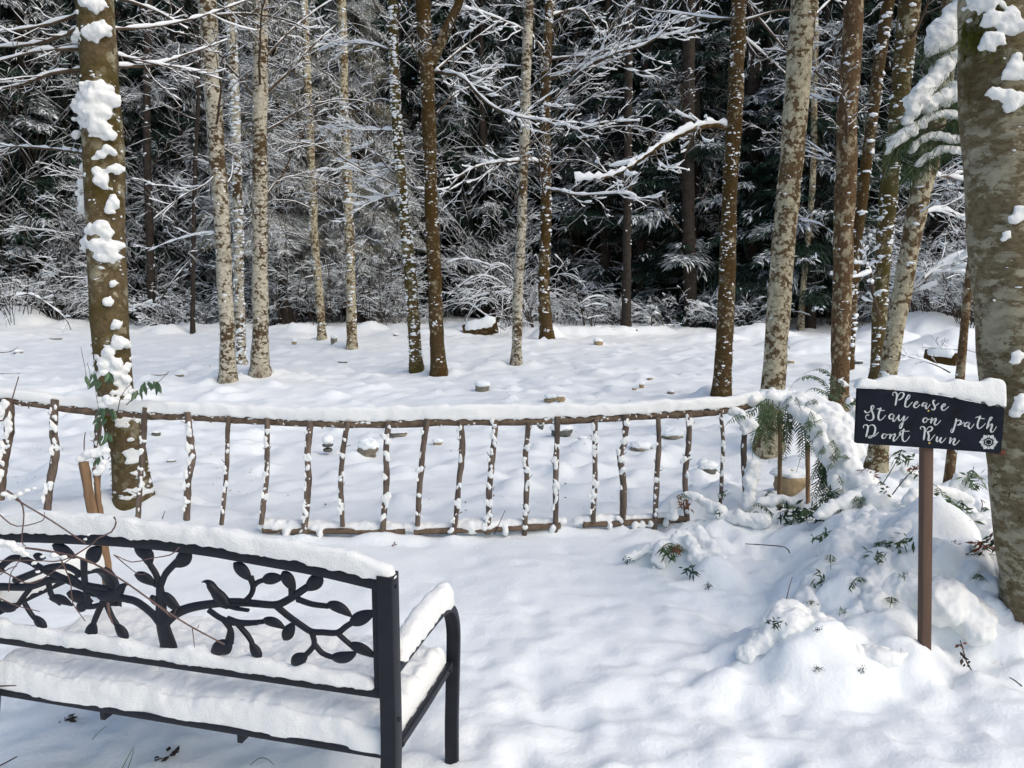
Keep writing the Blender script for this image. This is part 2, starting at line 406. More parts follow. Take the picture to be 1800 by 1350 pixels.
# ------------------------------------------------------------------ snow covered ground
FENCE_PX = [-60, 0, 300, 600, 800, 1000, 1200, 1340, 1420]
FENCE_Y = [at_z(px, py, 0.02)[1] for px, py in zip(FENCE_PX, (912, 908, 922, 936, 938, 930, 915, 900, 885))]
def fence_y(px): return float(np.interp(px, FENCE_PX, FENCE_Y))
def wxy(px, py): p = at_z(px, py, 0); return p[0], p[1]
BUMPS = []   # x, y, rx, ry, height, power
def bmp(px, py, rx, ry, h, pw=1.2, y=None):
    x, yy = wxy(px, py); BUMPS.append((x, yy, rx, ry, h, pw))
bmp(1385, 1150, .33, .26, .14, 1.2); bmp(1460, 1190, .24, .17, .11, .9); bmp(1330, 1200, .24, .15, .07, 1.3); bmp(1560, 1165, .26, .18, .10, .9)
bmp(1500, 1075, .36, .42, .23, .8); bmp(1580, 1000, .42, .5, .27, .9); bmp(1690, 1085, .34, .44, .26, .8); bmp(1620, 1040, .3, .4, .12, .8)
bmp(1745, 1000, .3, .5, .16, 1.0); bmp(1440, 975, .3, .35, .13, 1.0); bmp(1480, 900, .55, .6, .14, 1.0); bmp(1290, 945, .42, .3, .09, 1.2)
bmp(1205, 985, .17, .17, .10, .9); bmp(1255, 1010, .16, .17, .08, .9); bmp(1140, 975, .16, .12, .07, 1.0); bmp(1215, 895, .22, .16, .12, 1.0); bmp(1300, 890, .3, .3, .12, 1.0)
bmp(1750, 900, .5, .5, .10, 1.0); bmp(1810, 1210, .5, .3, .05, 1.2)
bmp(255, 890, .42, .36, .15, 1.2); bmp(330, 910, .4, .18, .06, 1.2); bmp(60, 905, .7, .25, .07, 1.2)
for q, hh in zip(range(450, 1230, 52), (.012, .02, .008, .014, .05, .03, .008, .01, .008, .01, .045, .02, .01, .012, .01, .03)):
    bmp(q, 948 if q < 850 else 935, .16, .09, hh, 1.5)
for (px, py, h) in ((402, 672, .10), (457, 660, .10), (770, 652, .09), (733, 650, .07), (909, 640, .05), (962, 592, .35), (1268, 700, .16), (1350, 785, .10), (620, 610, .1), (567, 597, .1)):
    bmp(px, py, .55, .5, h, 2.0)
# lumps near the forest edge and the berm on the right
_r = random.Random(4)
for k in range(46):
    px = _r.uniform(-60, 1860); bmp(px, _r.uniform(577, 590) if px < 1230 else _r.uniform(585, 628), _r.uniform(.4, 1.4), _r.uniform(.4, 1.0), _r.uniform(.03, .10), 1.0)
for (px, py, rx, ry, h) in ((1330, 592, 1.3, 1.0, .34), (1385, 612, .8, .6, .22), (1440, 618, .9, .7, .25), (1255, 598, 1.0, .6, .2), (1620, 590, 1.9, 1.5, .55), (1690, 610, 1.2, .9, .35), (1560, 600, 1.0, .8, .3), (840, 583, .8, .6, .25), (1030, 588, 1.4, .4, .2), (1110, 586, 1.5, .4, .18), (655, 584, .5, .4, .2), (290, 585, .6, .5, .2), (20, 580, 1.2, .8, .5), (1650, 650, .9, .5, .2)):
    bmp(px, py, rx, ry, h, 1.1)
# hollows: footsteps in the path, little pits
for k in range(150):
    px, py = _r.uniform(700, 1400), _r.uniform(955, 1380)
    bmp(px, py, _r.uniform(.04, .10), _r.uniform(.05, .12), -_r.uniform(.006, .020), 1.6)
for k in range(300):
    px, py = _r.uniform(-20, 1800), _r.uniform(640, 890)
    x, y = wxy(px, py); s = y / 6.0
    BUMPS.append((x, y, _r.uniform(.10, .28) * s ** .5, _r.uniform(.10, .25) * s ** .5, _r.choice([1, 1, 1, -0.7]) * _r.uniform(.015, .055), 1.7))
for _q, _p in ((14, 862), (83, 905), (168, 905), (243, 902), (329, 898), (391, 905), (461, 905), (535, 945), (601, 908), (674, 918), (735, 908), (797, 946), (858, 922), (922, 932), (976, 918), (1043, 902), (1094, 930), (1151, 918), (1207, 902), (1266, 878), (1314, 895)):
    bmp(_q, _p + 3, _r.uniform(.05, .09), _r.uniform(.05, .08), _r.uniform(.012, .035), 1.4)
def ground(x, y):
    x = np.asarray(x, float); y = np.asarray(y, float)
    p = np.stack([x, y, np.zeros_like(x)], -1)
    far = np.clip((y - 4.6) / 4, 0, 1)
    z = fbm(p, 0.45, 3, 1) * (0.012 + 0.035 * far) + fbm(p, 2.1, 3, 2) * (0.010 + 0.016 * far)
    z = z + fbm(p, 7.5, 3, 3) * (0.0040 + .006 * far) + np.maximum(0, vnoise(p * 3.3, 31) * vnoise(p * 5.1, 32) - .02) * .10 * np.clip((y - 4.4) / .6, 0, 1)
    near = np.clip((3.9 - y) / 1.5, 0, 1)
    z = z + near * (fbm(p * np.array([1, .8, 1]), 5.5, 4, 8, .65) * 0.017 + (.25 - np.abs(fbm(p, 8.5, 2, 38))) * .014 - np.maximum(0, vnoise(p * 6.0, 33) - .45) * .03)
    right = np.clip((x - 0.55) / 0.4, 0, 1) * np.clip((y - 2.3) / .5, 0, 1) * np.clip((5.6 - y) / .6, 0, 1)
    z = z + right * (fbm(p, 4.2, 3, 14) * 0.020 + (0.30 - np.abs(fbm(p + .05 * fbm(p, 5, 2, 44)[..., None], 6.5, 2, 15))) * 0.058 + (0.3 - np.abs(vnoise(p * 15, 16))) * .022)
    z = z + np.clip((y - 19.5) / 3, 0, 1) * (0.06 + 0.10 * (.35 - np.abs(fbm(p, 1.1, 3, 5))) + .04 * fbm(p, 5, 2, 6))
    z = z + np.clip((y - 30) / 60, 0, 2) * 1.5
    for bx, by, rx, ry, h, pw in BUMPS:
        r2 = ((x - bx) / rx) ** 2 + ((y - by) / ry) ** 2
        m = r2 < 1
        if m.any(): z = z + np.where(m, h * np.clip(1 - r2, 0, 1) ** pw, 0)
    return z
def gz(x, y): return float(ground(np.array([x]), np.array([y]))[0])
def base_at(px, py):
    z = 0.0
    for _ in range(6):
        p = at_z(px, py, z); z = 0.5 * z + 0.5 * gz(p[0], p[1])
    return np.array([p[0], p[1], gz(p[0], p[1])])
def make_ground():
    ys = [-4.0]
    while ys[-1] < 520:
        y = ys[-1]; ys.append(y + (0.12 if y < 1.1 else max(0.017, 0.0058 * y) if y < 30 else 0.05 * y))
    ys = np.array(ys); t = np.linspace(-1, 1, 430)
    Yg, Tg = np.meshgrid(ys, t, indexing='ij')
    Xg = (Yg + 4.6) * Tg * 0.98
    Z = np.zeros_like(Xg)
    for i in range(0, len(ys), 40):       # strips keep the bump test cheap
        a, b = ys[i], ys[min(i + 40, len(ys)) - 1]
        sl = slice(i, min(i + 40, len(ys)))
        full = BUMPS[:]
        BUMPS[:] = [q for q in full if q[1] + q[3] > a and q[1] - q[3] < b]
        Z[sl] = ground(Xg[sl], Yg[sl]); BUMPS[:] = full
    n, m = Xg.shape; idx = np.arange(n * m).reshape(n, m)
    F = np.stack([idx[:-1, :-1], idx[:-1, 1:], idx[1:, 1:], idx[1:, :-1]], -1).reshape(-1, 4)
    g = MB(); g.add(np.stack([Xg, Yg, Z], -1).reshape(-1, 3), F)
    o = g.build('snow_ground', M['snow'])
    o['kind'] = 'structure'
make_ground()

# ------------------------------------------------------------------ twigs and branches
def grow(mw, ms, P0, d, L, r, depth, rng, up=0.0, droop=0.0, wig=0.22, sw=.007, sh=.011, kids=6, sides=4, seg=0.2, kl=0.45, flat=0.0):
    n = max(3, int(L / seg)); s = L / n
    P = [np.asarray(P0, float)]; d = norm(np.asarray(d, float))
    for i in range(n):
        d = norm(d + rng.normal(0, wig * .5, 3) + np.array([0, 0, up - droop * (i / n) * 1.2]) * .3)
        P.append(P[-1] + d * s)
    P = np.array(P); R = np.linspace(r, max(r * .3, .0022), n + 1)
    tube(mw, P, R, sides=sides, cap=False)
    if ms is not None: snow_strip(ms, P, R, sw, sh, rng)
    if depth > 0:
        for k in range(kids):
            t = rng.uniform(.18, .96); i = min(n - 1, int(t * n)); q = P[i] + (P[i + 1] - P[i]) * (t * n - i)
            dd = norm(P[i + 1] - P[i]); pr = norm(np.cross(dd, rng.normal(0, 1, 3)))
            if flat: pr = norm(pr * np.array([1, 1, 1 - flat]))
            grow(mw, ms, q, dd * .75 + pr * .75, L * kl * (1.1 - .6 * t) * rng.uniform(.6, 1.2), max(r * .42, .0025), depth - 1, rng, up, droop, wig * 1.2, sw * .85, sh * .85, max(2, kids - 2), 3, seg, kl, flat)
    return P
def branch(parent, P, r0, r1, rng, sw=.010, sh=.018, kids=8, kl=.5, mat='twig', depth=1, rough=.15, snow=True, kr=.35, step=.12):
    """one traced limb: bark tube, side twigs, snow lying on it"""
    P = spline(P, step=step); R = np.linspace(r0, r1, len(P))
    mw, ms = MB(), MB()
    tube(mw, P, R, sides=7, rough=rough * r0, rscale=20, cap=False); snow_strip(ms, P, R, sw, sh, rng, thr=.06, sides=7)
    L = np.linalg.norm(np.diff(P, axis=0), axis=1).sum()
    for k in range(kids):
        i = int(rng.uniform(.12, .97) * (len(P) - 1)); dd = norm(P[min(i + 1, len(P) - 1)] - P[i - 1]); pr = norm(np.cross(dd, rng.normal(0, 1, 3)))
        grow(mw, ms, P[i], dd * .8 + pr * .7, kl * rng.uniform(.4, 1.3), max(R[i] * kr, .003), depth, rng, up=.2, wig=.35, sw=sw * .62, sh=sh * .6, kids=3, seg=.1)
    b = mw.build('branch', M[mat], parent)
    if snow: ms.build('snow', M['snow_tree'], b, ORG[parent.name])['kind'] = 'stuff'
    return b

# ------------------------------------------------------------------ the near and middle trees
def flecks(mb, P, R, rng, n, smin, smax, a=(0, 1), side=(-1.0, 1.0), clus=4, sub=0, face=0.5):
    K = len(P)
    for _ in range(n):
        t = rng.uniform(a[0], a[1]); ang = rng.uniform(side[0], side[1]) * math.pi / 2     # 0 faces the camera
        for q in range(rng.integers(1, clus + 1)):
            tt = np.clip(t + rng.normal(0, .004), 0, 1) * (K - 1.001); i = int(tt); f = tt - i
            p = P[i] * (1 - f) + P[i + 1] * f; r = R[i]
            an = ang + rng.normal(0, .22)
            dr = np.array([math.sin(an), -math.cos(an), 0])
            s = math.exp(rng.uniform(math.log(smin), math.log(smax)))
            ax = np.array([[-dr[1], dr[0], 0], [dr[0], dr[1], 0], [0, 0, 1]])
            blob(mb, p + dr * (r * .97), (s * rng.uniform(.7, 1.9), s * .5, s * rng.uniform(.35, .9)), sub, int(rng.integers(999)), .5, ax)
def tree(pts, widths, mat, label, base, name='alder_tree', top=9.5, nb=8, bz=(2.6, 8.5), bl=(1.2, 2.6), fl=120, fs=(.008, .022), seed=0, side=(-1.1, 1.1), flare=.35, group='bare broadleaf trees in the snow', rough=.05, dY=0.0, up=.35, sides=16, bm='twig', fa=(.02, 1), tm=1.0, key_moss=False):
    rng = np.random.default_rng(seed)
    b = base_at(*base); Y = b[1] + dY
    th = thing(name, (b[0], b[1], b[2]), label, 'tree', group)
    pts = sorted(pts, key=lambda q: -q[1])
    W = np.array([at_d(q[0], q[1], Y) for q in pts]); wd = np.array(widths[::-1]) / 2 * (Y / FPX) * 1.0
    # start below the snow, continue above the frame
    d0 = W[1] - W[0]; first = W[0] - d0 / abs(d0[2]) * 0.02
    first[2] = min(first[2], b[2] - .12); W = np.vstack([first, W]); wd = np.concatenate([[wd[0]], wd])
    d1 = norm(W[-1] - W[-2]); ext = max(.5, top - W[-1][2])
    W = np.vstack([W, W[-1] + d1 * ext * .5, W[-1] + d1 * ext]); wd = np.concatenate([wd, [wd[-1] * .8, wd[-1] * .45]])
    P = spline(W, step=.10 if Y < 6 else .2)
    R = np.interp(P[:, 2], W[:, 2], wd) * 1.0
    R = R * (1 + flare * np.exp(-np.clip(P[:, 2] - b[2], 0, 9) / .13))
    P = P + np.stack([fbm(P, .8, 2, seed), np.zeros(len(P)), np.zeros(len(P))], -1) * .015
    m = MB(); tube(m, P, R, sides=sides, ref=(0, 1, 0), rough=R.mean() * rough * 2.2, rscale=9 if Y > 6 else 7, seed=seed)
    m.build('trunk', M[mat], th)
    vis = (P[:, 2] > b[2])
    s = MB(); flecks(s, P[vis], R[vis], rng, fl, fs[0], fs[1], fa, side)
    if mat not in ('bark_dark', 'bark_red') and nb != 0 or key_moss:
        k = {'bark_moss': 1500, 'bark_brown': 1000, 'bark_t1': 2600, 'bark_t18': 1600}.get(mat, 350); Pv, Rv = P[vis], R[vis]
        t = rng.uniform(0, .999, k) * (len(Pv) - 1.01); i = t.astype(int); f = (t - i)[:, None]; an = rng.uniform(-1.9, 1.9, k)
        dr = np.stack([np.sin(an), -np.cos(an), 0 * an], -1); c = Pv[i] * (1 - f) + Pv[i + 1] * f + dr * Rv[i][:, None] * .97
        keep = fbm(c, 3.2, 2, seed + 3) + .55 * np.exp(-(c[:, 2] - b[2]) / .5) > .05; c, dr = c[keep], dr[keep]; k = len(c)
        if k:
            D = norm(dr * .8 + np.stack([rng.normal(0, .3, k), rng.normal(0, .3, k), rng.normal(-.5, .4, k)], -1)); S_ = norm(np.cross(D, rng.normal(0, 1, (k, 3)))); l = rng.uniform(.25, 1.0, k) * (.022 if Y < 6 else .034)
            mo = MB(); blades(mo, c, D, S_, l, l * .16, .3); mo.build('moss', M['moss'], th)['kind'] = 'stuff'
    # a collar of snow where the trunk leaves the ground
    if s.V: s.build('snow', M['snow_tree'], th)['kind'] = 'stuff'
    for k in range(nb):
        z = rng.uniform(*bz); i = int(np.argmin(abs(P[:, 2] - z))); az = rng.uniform(0, 2 * math.pi)
        L = rng.uniform(*bl); mw, ms = MB(), MB()
        grow(mw, ms, P[i], (math.cos(az), math.sin(az) * .8, rng.uniform(.0, .75)), L, max(.007, R[i] * .17), 2, rng, up=up, droop=.9, wig=.2, sw=.0048 * tm, sh=.0082 * tm, kids=9, seg=.16, kl=.42)
        bo = mw.build('branch', M[bm], th); ms.build('snow', M['snow_tree'], bo, ORG[th.name])['kind'] = 'stuff'
    return th, P, R, Y
def px_branch(th, Y, pts, r0, r1, seed, **k):
    rng = np.random.default_rng(seed)
    W = [at_d(q[0], q[1], Y + (q[2] if len(q) > 2 else 0)) for q in pts]
    return branch(th, W, r0, r1, rng, **k)
def surf_blobs(th, P, R, Y, spec, voxel, rough=.004, name='snow', depth=.6):
    m = MB(); rng = np.random.default_rng(7)
    for k, (px, py, r) in enumerate(spec):
        c = at_d(px, py, Y); i = int(np.argmin(abs(P[:, 2] - c[2]))); dx = c[0] - P[i][0]; Rr = R[i]
        dx = np.clip(dx, -Rr * 1.05, Rr * 1.05); dy = -math.sqrt(max(0, Rr * Rr - dx * dx)); c = at_d(px, py, Y + dy); rr = 1.18 * r * Y / FPX
        blob(m, c, (rr, rr * depth, rr * .82), 2, k, .28)
        for q in range(9):
            o = np.clip(rng.normal(0, .8, 3), -1.15, 1.15) * rr * np.array([1, .15, .85]); blob(m, c + o + [0, .15 * rr, 0], np.array([1, .6, .8]) * rr * rng.uniform(.14, .45), 1, k * 9 + q, .35)
    return split_islands(remeshed(m, name, M['snow_near'], th, voxel, 2, rough, 40))

# near left tree
T1 = tree([(165, 0), (180, 250), (188, 420), (196, 560), (208, 700), (228, 800), (238, 885)], [56, 62, 62, 62, 58, 58, 64], 'bark_t1',
          'thick olive barked tree behind the bench and fence, plastered with large lumps of snow', (236, 892), top=6.5, nb=3, bz=(4.2, 6), fl=60, fs=(.006, .016), seed=1, sides=28, flare=.18, rough=.03, group=None, dY=.12, fa=(0.0, .55))
th, P, R, Y = T1
surf_blobs(th, P, R, Y, [(152, 5, 12), (165, 10, 10), (178, 8, 8), (137, 68, 8), (145, 60, 12), (158, 58, 12), (172, 55, 12), (182, 50, 10), (192, 60, 5), (155, 38, 6),
    (155, 156, 12), (172, 155, 14), (190, 156, 9), (150, 172, 14), (170, 170, 18), (195, 176, 13), (148, 190, 15), (165, 195, 20), (182, 198, 12), (155, 212, 14), (170, 222, 15), (185, 228, 8), (135, 235, 7), (165, 240, 8), (195, 238, 9),
    (145, 296, 6), (152, 290, 6), (160, 285, 7), (168, 279, 7), (177, 272, 7), (190, 262, 8), (200, 270, 5), (205, 297, 9), (195, 298, 6), (170, 300, 8), (162, 310, 11), (178, 318, 11), (150, 322, 9), (143, 325, 6), (158, 330, 5),
    (152, 355, 13), (145, 365, 8), (163, 350, 6), (160, 362, 6), (198, 358, 10), (192, 370, 7), (200, 345, 5), (165, 405, 14), (178, 400, 12), (190, 412, 7), (158, 425, 13), (172, 432, 14), (190, 438, 13), (204, 432, 9), (180, 450, 12), (198, 450, 9), (152, 440, 5),
    (163, 495, 6), (155, 492, 5), (199, 498, 6), (190, 531, 9), (205, 570, 8), (177, 556, 4), (210, 602, 12), (223, 606, 7), (190, 620, 10), (176, 628, 9), (205, 640, 10), (220, 650, 7), (185, 643, 12), (178, 660, 11), (200, 658, 9), (222, 668, 8)], .009, .003)
rng1 = np.random.default_rng(5); m1 = MB()
flecks(m1, P[3:16], R[3:16], rng1, 75, .010, .030, (0, .85), (.15, 1.2), 4, 1)
split_islands(remeshed(m1, 'snow', M['snow_near'], th, .009, 1, .002, 50))
for k, (pts, r0) in enumerate(((([(150, 22), (90, 42), (50, 50), (-20, 60)]), .012), ([(150, 45), (110, 62), (60, 78), (-20, 84)], .015), ([(150, 86), (110, 88), (60, 92), (-20, 112)], .013), ([(150, 122), (90, 130), (40, 148), (-20, 160)], .014),
        ([(185, 52), (270, 47, .3), (350, 30, .6), (430, 2, .9)], .010), ([(188, 118), (270, 114, .3), (330, 95, .6), (400, 70, .9)], .011), ([(188, 92), (250, 108, .2), (330, 122, .4), (390, 140, .6)], .007), ([(150, 270), (90, 262, .3), (20, 258, .4), (-20, 265, .5)], .010), ([(190, -8), (230, 3, .4), (280, 22, .6), (330, 52, .8)], .010))):
    px_branch(th, Y, pts, r0, .004, 30 + k, sw=.007, sh=.011, kids=5, kl=.28, step=.05)

# big tree at the right edge
T18 = tree([(1762, 0), (1766, 200), (1779, 400), (1798, 650), (1814, 850), (1832, 1000), (1838, 1140)], [132, 128, 128, 132, 138, 142, 150], 'bark_t18',
           'broad lichen covered tree trunk filling the right edge behind the sign', (1838, 1150), top=5.0, nb=0, fl=50, fs=(.004, .010), seed=18, sides=40, flare=.12, rough=.03, group=None, dY=.14, fa=(.0, .75), side=(-.7, .4), key_moss=True)
th, P, R, Y = T18
surf_blobs(th, P, R, Y, [(1710, 2, 10), (1725, 5, 13), (1745, 0, 13), (1745, 30, 11), (1738, 38, 8), (1775, 30, 13), (1785, 45, 15), (1765, 45, 9), (1780, 20, 8), (1795, 50, 10), (1740, 70, 12), (1753, 68, 11), (1730, 80, 6), (1705, 35, 4),
    (1785, 120, 13), (1795, 130, 13), (1775, 130, 8), (1790, 100, 9), (1745, 162, 8), (1755, 165, 9), (1775, 170, 12), (1790, 175, 12), (1780, 185, 9), (1765, 135, 4), (1785, 385, 9), (1795, 375, 11), (1770, 412, 6), (1765, 420, 5),
    (1790, 625, 9), (1785, 635, 6), (1795, 715, 12), (1785, 725, 9), (1795, 700, 8), (1748, 528, 3)], .006, .002)

rgm = np.random.default_rng(31); m = MB()
for (px, py, sx, sy, k, l_) in ((1700, 62, 10, 30, 500, .05), (1725, 95, 25, 14, 260, .035), (1780, 195, 22, 8, 260, .04), (1712, 30, 14, 22, 220, .035)):
    for _ in range(k):
        x_, y_ = px + rgm.normal(0, sx * .6), py + rgm.normal(0, sy * .6); c = at_d(x_, y_, Y); i = int(np.argmin(abs(P[:, 2] - c[2]))); dx = np.clip(c[0] - P[i][0], -R[i] * 1.0, R[i]); c = np.array([P[i][0] + dx, P[i][1] - math.sqrt(max(0, R[i] ** 2 - dx * dx)) * .97, c[2]])
        D = norm(np.array([[dx / R[i] * .5 + rgm.normal(0, .25), -.35 + rgm.normal(0, .2), -1 + rgm.normal(0, .25)]])); blades(m, c[None], D, norm(np.cross(D, rgm.normal(0, 1, (1, 3)))), np.array([l_ * rgm.uniform(.3, 1)]), np.array([.0016]), .1)
m.build('moss', M['moss_green'], th)['kind'] = 'stuff'
T = {}
def TR(key, *a, **k): T[key] = tree(*a, **k)
TR(2, [(363, 0), (380, 250), (392, 450), (400, 600), (402, 668)], [30, 26, 26, 26, 27], 'bark_pale', 'pale lichen spotted alder trunk leaning left, nearest of the three trunks in the left clump', (402, 670), nb=6, seed=2, fl=60)
TR(3, [(405, 0), (413, 200), (418, 400), (424, 638)], [17, 16, 16, 17], 'bark_pale', 'thin snow flecked alder between two thicker pale trunks on the left', (424, 641), nb=5, seed=3, fl=260, fs=(.012, .04), fa=(0, .75))
TR(4, [(457, 0), (456, 300), (456, 500), (456, 600), (457, 656)], [25, 25, 26, 28, 33], 'bark_pale', 'upright pale alder trunk with dark blotches and a flared foot, right of the left clump', (457, 659), nb=7, seed=4, fl=60)
TR(5, [(535, 0), (545, 250), (552, 400), (567, 594)], [12, 13, 14, 14], 'bark_blotch', 'thin grey trunk at the forest edge in front of a frosted thicket, leaning left', (567, 597), nb=8, seed=5, fl=60, fs=(.015, .035), bz=(2, 8))
TR(6, [(600, 0), (605, 200), (613, 400), (620, 608)], [15, 15, 16, 18], 'bark_blotch', 'thin pale trunk with snowy foot just right of the frosted thicket', (620, 611), nb=10, seed=6, fl=70, fs=(.015, .04), bz=(2, 8.5))
TR(7, [(690, 0), (695, 180), (708, 350), (722, 500), (733, 646)], [16, 17, 18, 22, 22], 'bark_moss', 'mossy trunk speckled all over with snow, left one of the middle pair', (733, 650), nb=9, seed=7, fl=420, fs=(.01, .034), bz=(2.2, 8))
TR(8, [(743, 0), (752, 150), (757, 300), (762, 450), (768, 600), (771, 648)], [24, 24, 22, 24, 26, 27], 'bark_brown', 'brown mossy trunk with a fork near its top, right one of the middle pair', (771, 652), nb=5, seed=8, fl=110, bz=(3.2, 8))
TR(9, [(930, 0), (923, 200), (918, 350), (912, 500), (909, 638)], [16, 17, 16, 17, 18], 'bark_pale', 'slim pale trunk standing alone in the middle of the snowy clearing', (909, 641), nb=4, seed=9, fl=50, bz=(3.5, 8))
TR(10, [(965, 0), (958, 200), (960, 350), (956, 500), (962, 592)], [15, 17, 18, 20, 24], 'bark_brown', 'brown trunk at the forest edge with snow banked against its foot', (962, 594), nb=12, seed=10, fl=140, fs=(.015, .05), bz=(2.4, 9), bl=(1.8, 4), tm=1.4)
TR(11, [(1297, 0), (1290, 200), (1283, 350), (1276, 550), (1267, 695)], [24, 26, 26, 29, 31], 'bark_brown', 'dark brown mossy trunk with one long snowy limb reaching left', (1266, 700), nb=3, seed=11, fl=300, fs=(.006, .018), bz=(3.0, 7))
TR(12, [(1412, 0), (1395, 200), (1378, 400), (1362, 600), (1350, 782)], [42, 40, 38, 40, 42], 'bark_blotch', 'thick pale blotched trunk leaning right, standing just behind the end of the fence', (1350, 785), nb=3, seed=12, fl=60, fs=(.005, .014), bz=(3.3, 6), sides=24, top=7)
TR(13, [(1503, 0), (1492, 180), (1485, 350), (1480, 500), (1473, 690)], [32, 32, 34, 32, 31], 'bark_red', 'smooth reddish brown trunk rising from the ferns left of the sign', (1471, 722), nb=4, seed=13, fl=50, fs=(.008, .022), bz=(2.8, 6), sides=20, top=7.5)
TR(14, [(1562, 0), (1535, 200), (1515, 350), (1500, 500), (1490, 640)], [20, 18, 18, 18, 18], 'bark_brown', 'slender dark trunk half hidden behind the reddish brown trunk', (1488, 648), nb=5, seed=14, fl=120, fs=(.012, .05), bz=(3.0, 8))
TR(15, [(1600, 0), (1590, 100), (1575, 230), (1562, 350), (1550, 500), (1541, 665)], [34, 32, 28, 28, 24, 22], 'bark_moss', 'green mossy leaning trunk with snow clumps behind the sign', (1540, 672), nb=6, seed=15, fl=260, fs=(.008, .04), bz=(2.2, 7))
TR(16, [(1668, 60), (1640, 250), (1620, 330), (1597, 450), (1570, 600), (1552, 720), (1538, 822)], [34, 34, 34, 32, 30, 30, 32], 'bark_blotch', 'pale trunk leaning strongly right, its foot showing below the left end of the sign', (1537, 826), nb=2, seed=16, fl=60, fs=(.005, .02), bz=(3, 5), sides=22, top=5.5)
TR(17, [(1722, 380), (1712, 420), (1700, 500), (1690, 600), (1680, 720), (1666, 850)], [10, 12, 13, 14, 16, 17], 'bark_red', 'thin jointed brown sapling between the sign and the big right tree', (1665, 858), name='sapling', nb=0, seed=17, fl=14, fs=(.005, .012), top=3.2, sides=12, flare=.1, group=None)
for k, (pts, w, by) in enumerate((([(345, 250), (340, 400), (338, 580)], [7, 7, 8], 583), ([(1432, 120), (1428, 330), (1412, 500), (1408, 570)], [11, 10, 10, 11], 582), ([(262, 0), (258, 180), (262, 400), (268, 575)], [12, 12, 13, 14], 577), ([(1105, 120), (1104, 300), (1102, 480), (1100, 578)], [13, 14, 15, 17], 577), ([(1212, 0), (1210, 300), (1214, 575)], [20, 21, 24], 575), ([(1325, 0), (1322, 200), (1320, 560)], [24, 24, 26], 574))):
    TR(40 + k, pts, w, 'bark_dark' if k != 1 else 'bark_blotch', ('very thin pole like trunk at the forest edge near the left clump', 'thin pale pole trunk in the dark wood between the two right trunks', 'straight grey conifer trunk in the wood right of the near left tree',
       'straight dark trunk deep in the brown shade right of the middle', 'thick dark trunk in the blackest part of the wood', 'dark reddish trunk in the wood right of the long snowy limb')[k], (pts[-1][0], by), name='forest_trunk', nb=6, seed=60 + k, fl=20, fs=(.02, .04), bz=(2, 9), bm='twig_dark', group=None)

# traced limbs of the middle trees
def B(key, pts, r0, r1=.004, seed=0, **k):
    th, P, R, Y = T[key]
    z = at_d(pts[0][0], pts[0][1], Y)
    px_branch(th, Y, pts, r0, r1, seed, **k)
B(8, [(757, 112), (772, 80), (790, 40), (808, 0), (820, -40)], .085, .06, 100, sw=.02, sh=.03, kids=3, mat='bark_brown')
B(8, [(767, 127), (810, 135, -.3), (840, 165, -.5), (870, 190, -.6), (915, 206, -.7), (960, 212, -.5)], .028, .009, 101, sw=.02, sh=.03, kids=18, kl=.7)
B(8, [(762, 128), (800, 95, .3), (835, 68, .5), (878, 38, .7)], .02, .006, 102, sw=.015, sh=.022, kids=10, kl=.6)
B(8, [(768, 200), (800, 165, .2), (835, 150, .3), (880, 120, .6)], .018, .005, 106, sw=.013, sh=.02, kids=10, kl=.6)
B(10, [(958, 285), (908, 283, -.5), (850, 290, -.8), (815, 305, -1.), (790, 330, -1.1), (772, 352, -1.2)], .035, .01, 103, sw=.03, sh=.04, kids=18, kl=.9)
B(10, [(958, 212), (985, 216, -.2), (1015, 228, -.4), (1065, 215, -.6), (1125, 212, -.8)], .03, .008, 104, sw=.026, sh=.035, kids=16, kl=.8)
B(10, [(955, 333), (985, 336, -.4), (1020, 343, -.6), (1100, 340, -1.), (1125, 352, -1.2)], .03, .008, 105, sw=.03, sh=.042, kids=14, kl=.8)
B(10, [(962, 140), (1010, 125, -.4), (1080, 95, -.8), (1140, 75, -1), (1200, 25, -1.4)], .045, .012, 107, sw=.03, sh=.04, kids=26, kl=1.2)
B(10, [(964, 105), (1040, 96, -.3), (1090, 82, -.5), (1160, 66, -.7), (1215, 50, -.8)], .03, .008, 108, sw=.024, sh=.035, kids=20, kl=1.1)
B(10, [(962, 30), (1020, 18, .2), (1060, 60, .2), (1110, 5, .2), (1180, -40, .2)], .03, .01, 109, sw=.026, sh=.04, kids=20, kl=1.0)
B(10, [(960, 95), (930, 60, -.5), (880, 35, -.8), (820, 15, -1), (760, 8, -1.2)], .03, .008, 110, sw=.026, sh=.036, kids=22, kl=1.0)
B(9, [(922, 118), (880, 116, .2), (830, 122, .3), (790, 148, .4)], .012, .004, 111, sw=.012, sh=.018, kids=12, kl=.6)
B(11, [(1284, 228), (1262, 221), (1240, 222, -.1), (1215, 228, -.2), (1190, 240, -.3), (1160, 256, -.45), (1120, 285, -.6), (1075, 309, -.75), (1010, 316, -.9)], .036, .008, 112, sw=.024, sh=.042, kids=14, kl=.35, mat='bark_brown', step=.06)
B(11, [(1150, 262, -.5), (1158, 285, -.55), (1172, 296, -.6), (1188, 293, -.6), (1203, 282, -.6)], .010, .004, 113, sw=.014, sh=.024, kids=3, kl=.25, step=.05)
B(11, [(1286, 34), (1250, 32, .2), (1200, 25, .4), (1150, 20, .5)], .014, .005, 114, sw=.012, sh=.018, kids=10, kl=.6)
B(11, [(1300, -20, .2), (1320, 15, .2), (1350, 52, .4), (1385, 92, .6)], .018, .008, 115, sw=.012, sh=.018, kids=9, kl=.5)
B(11, [(1300, 60, .1), (1345, 98, .3), (1385, 134, .5)], .010, .006, 116, sw=.012, sh=.018, kids=8, kl=.4)
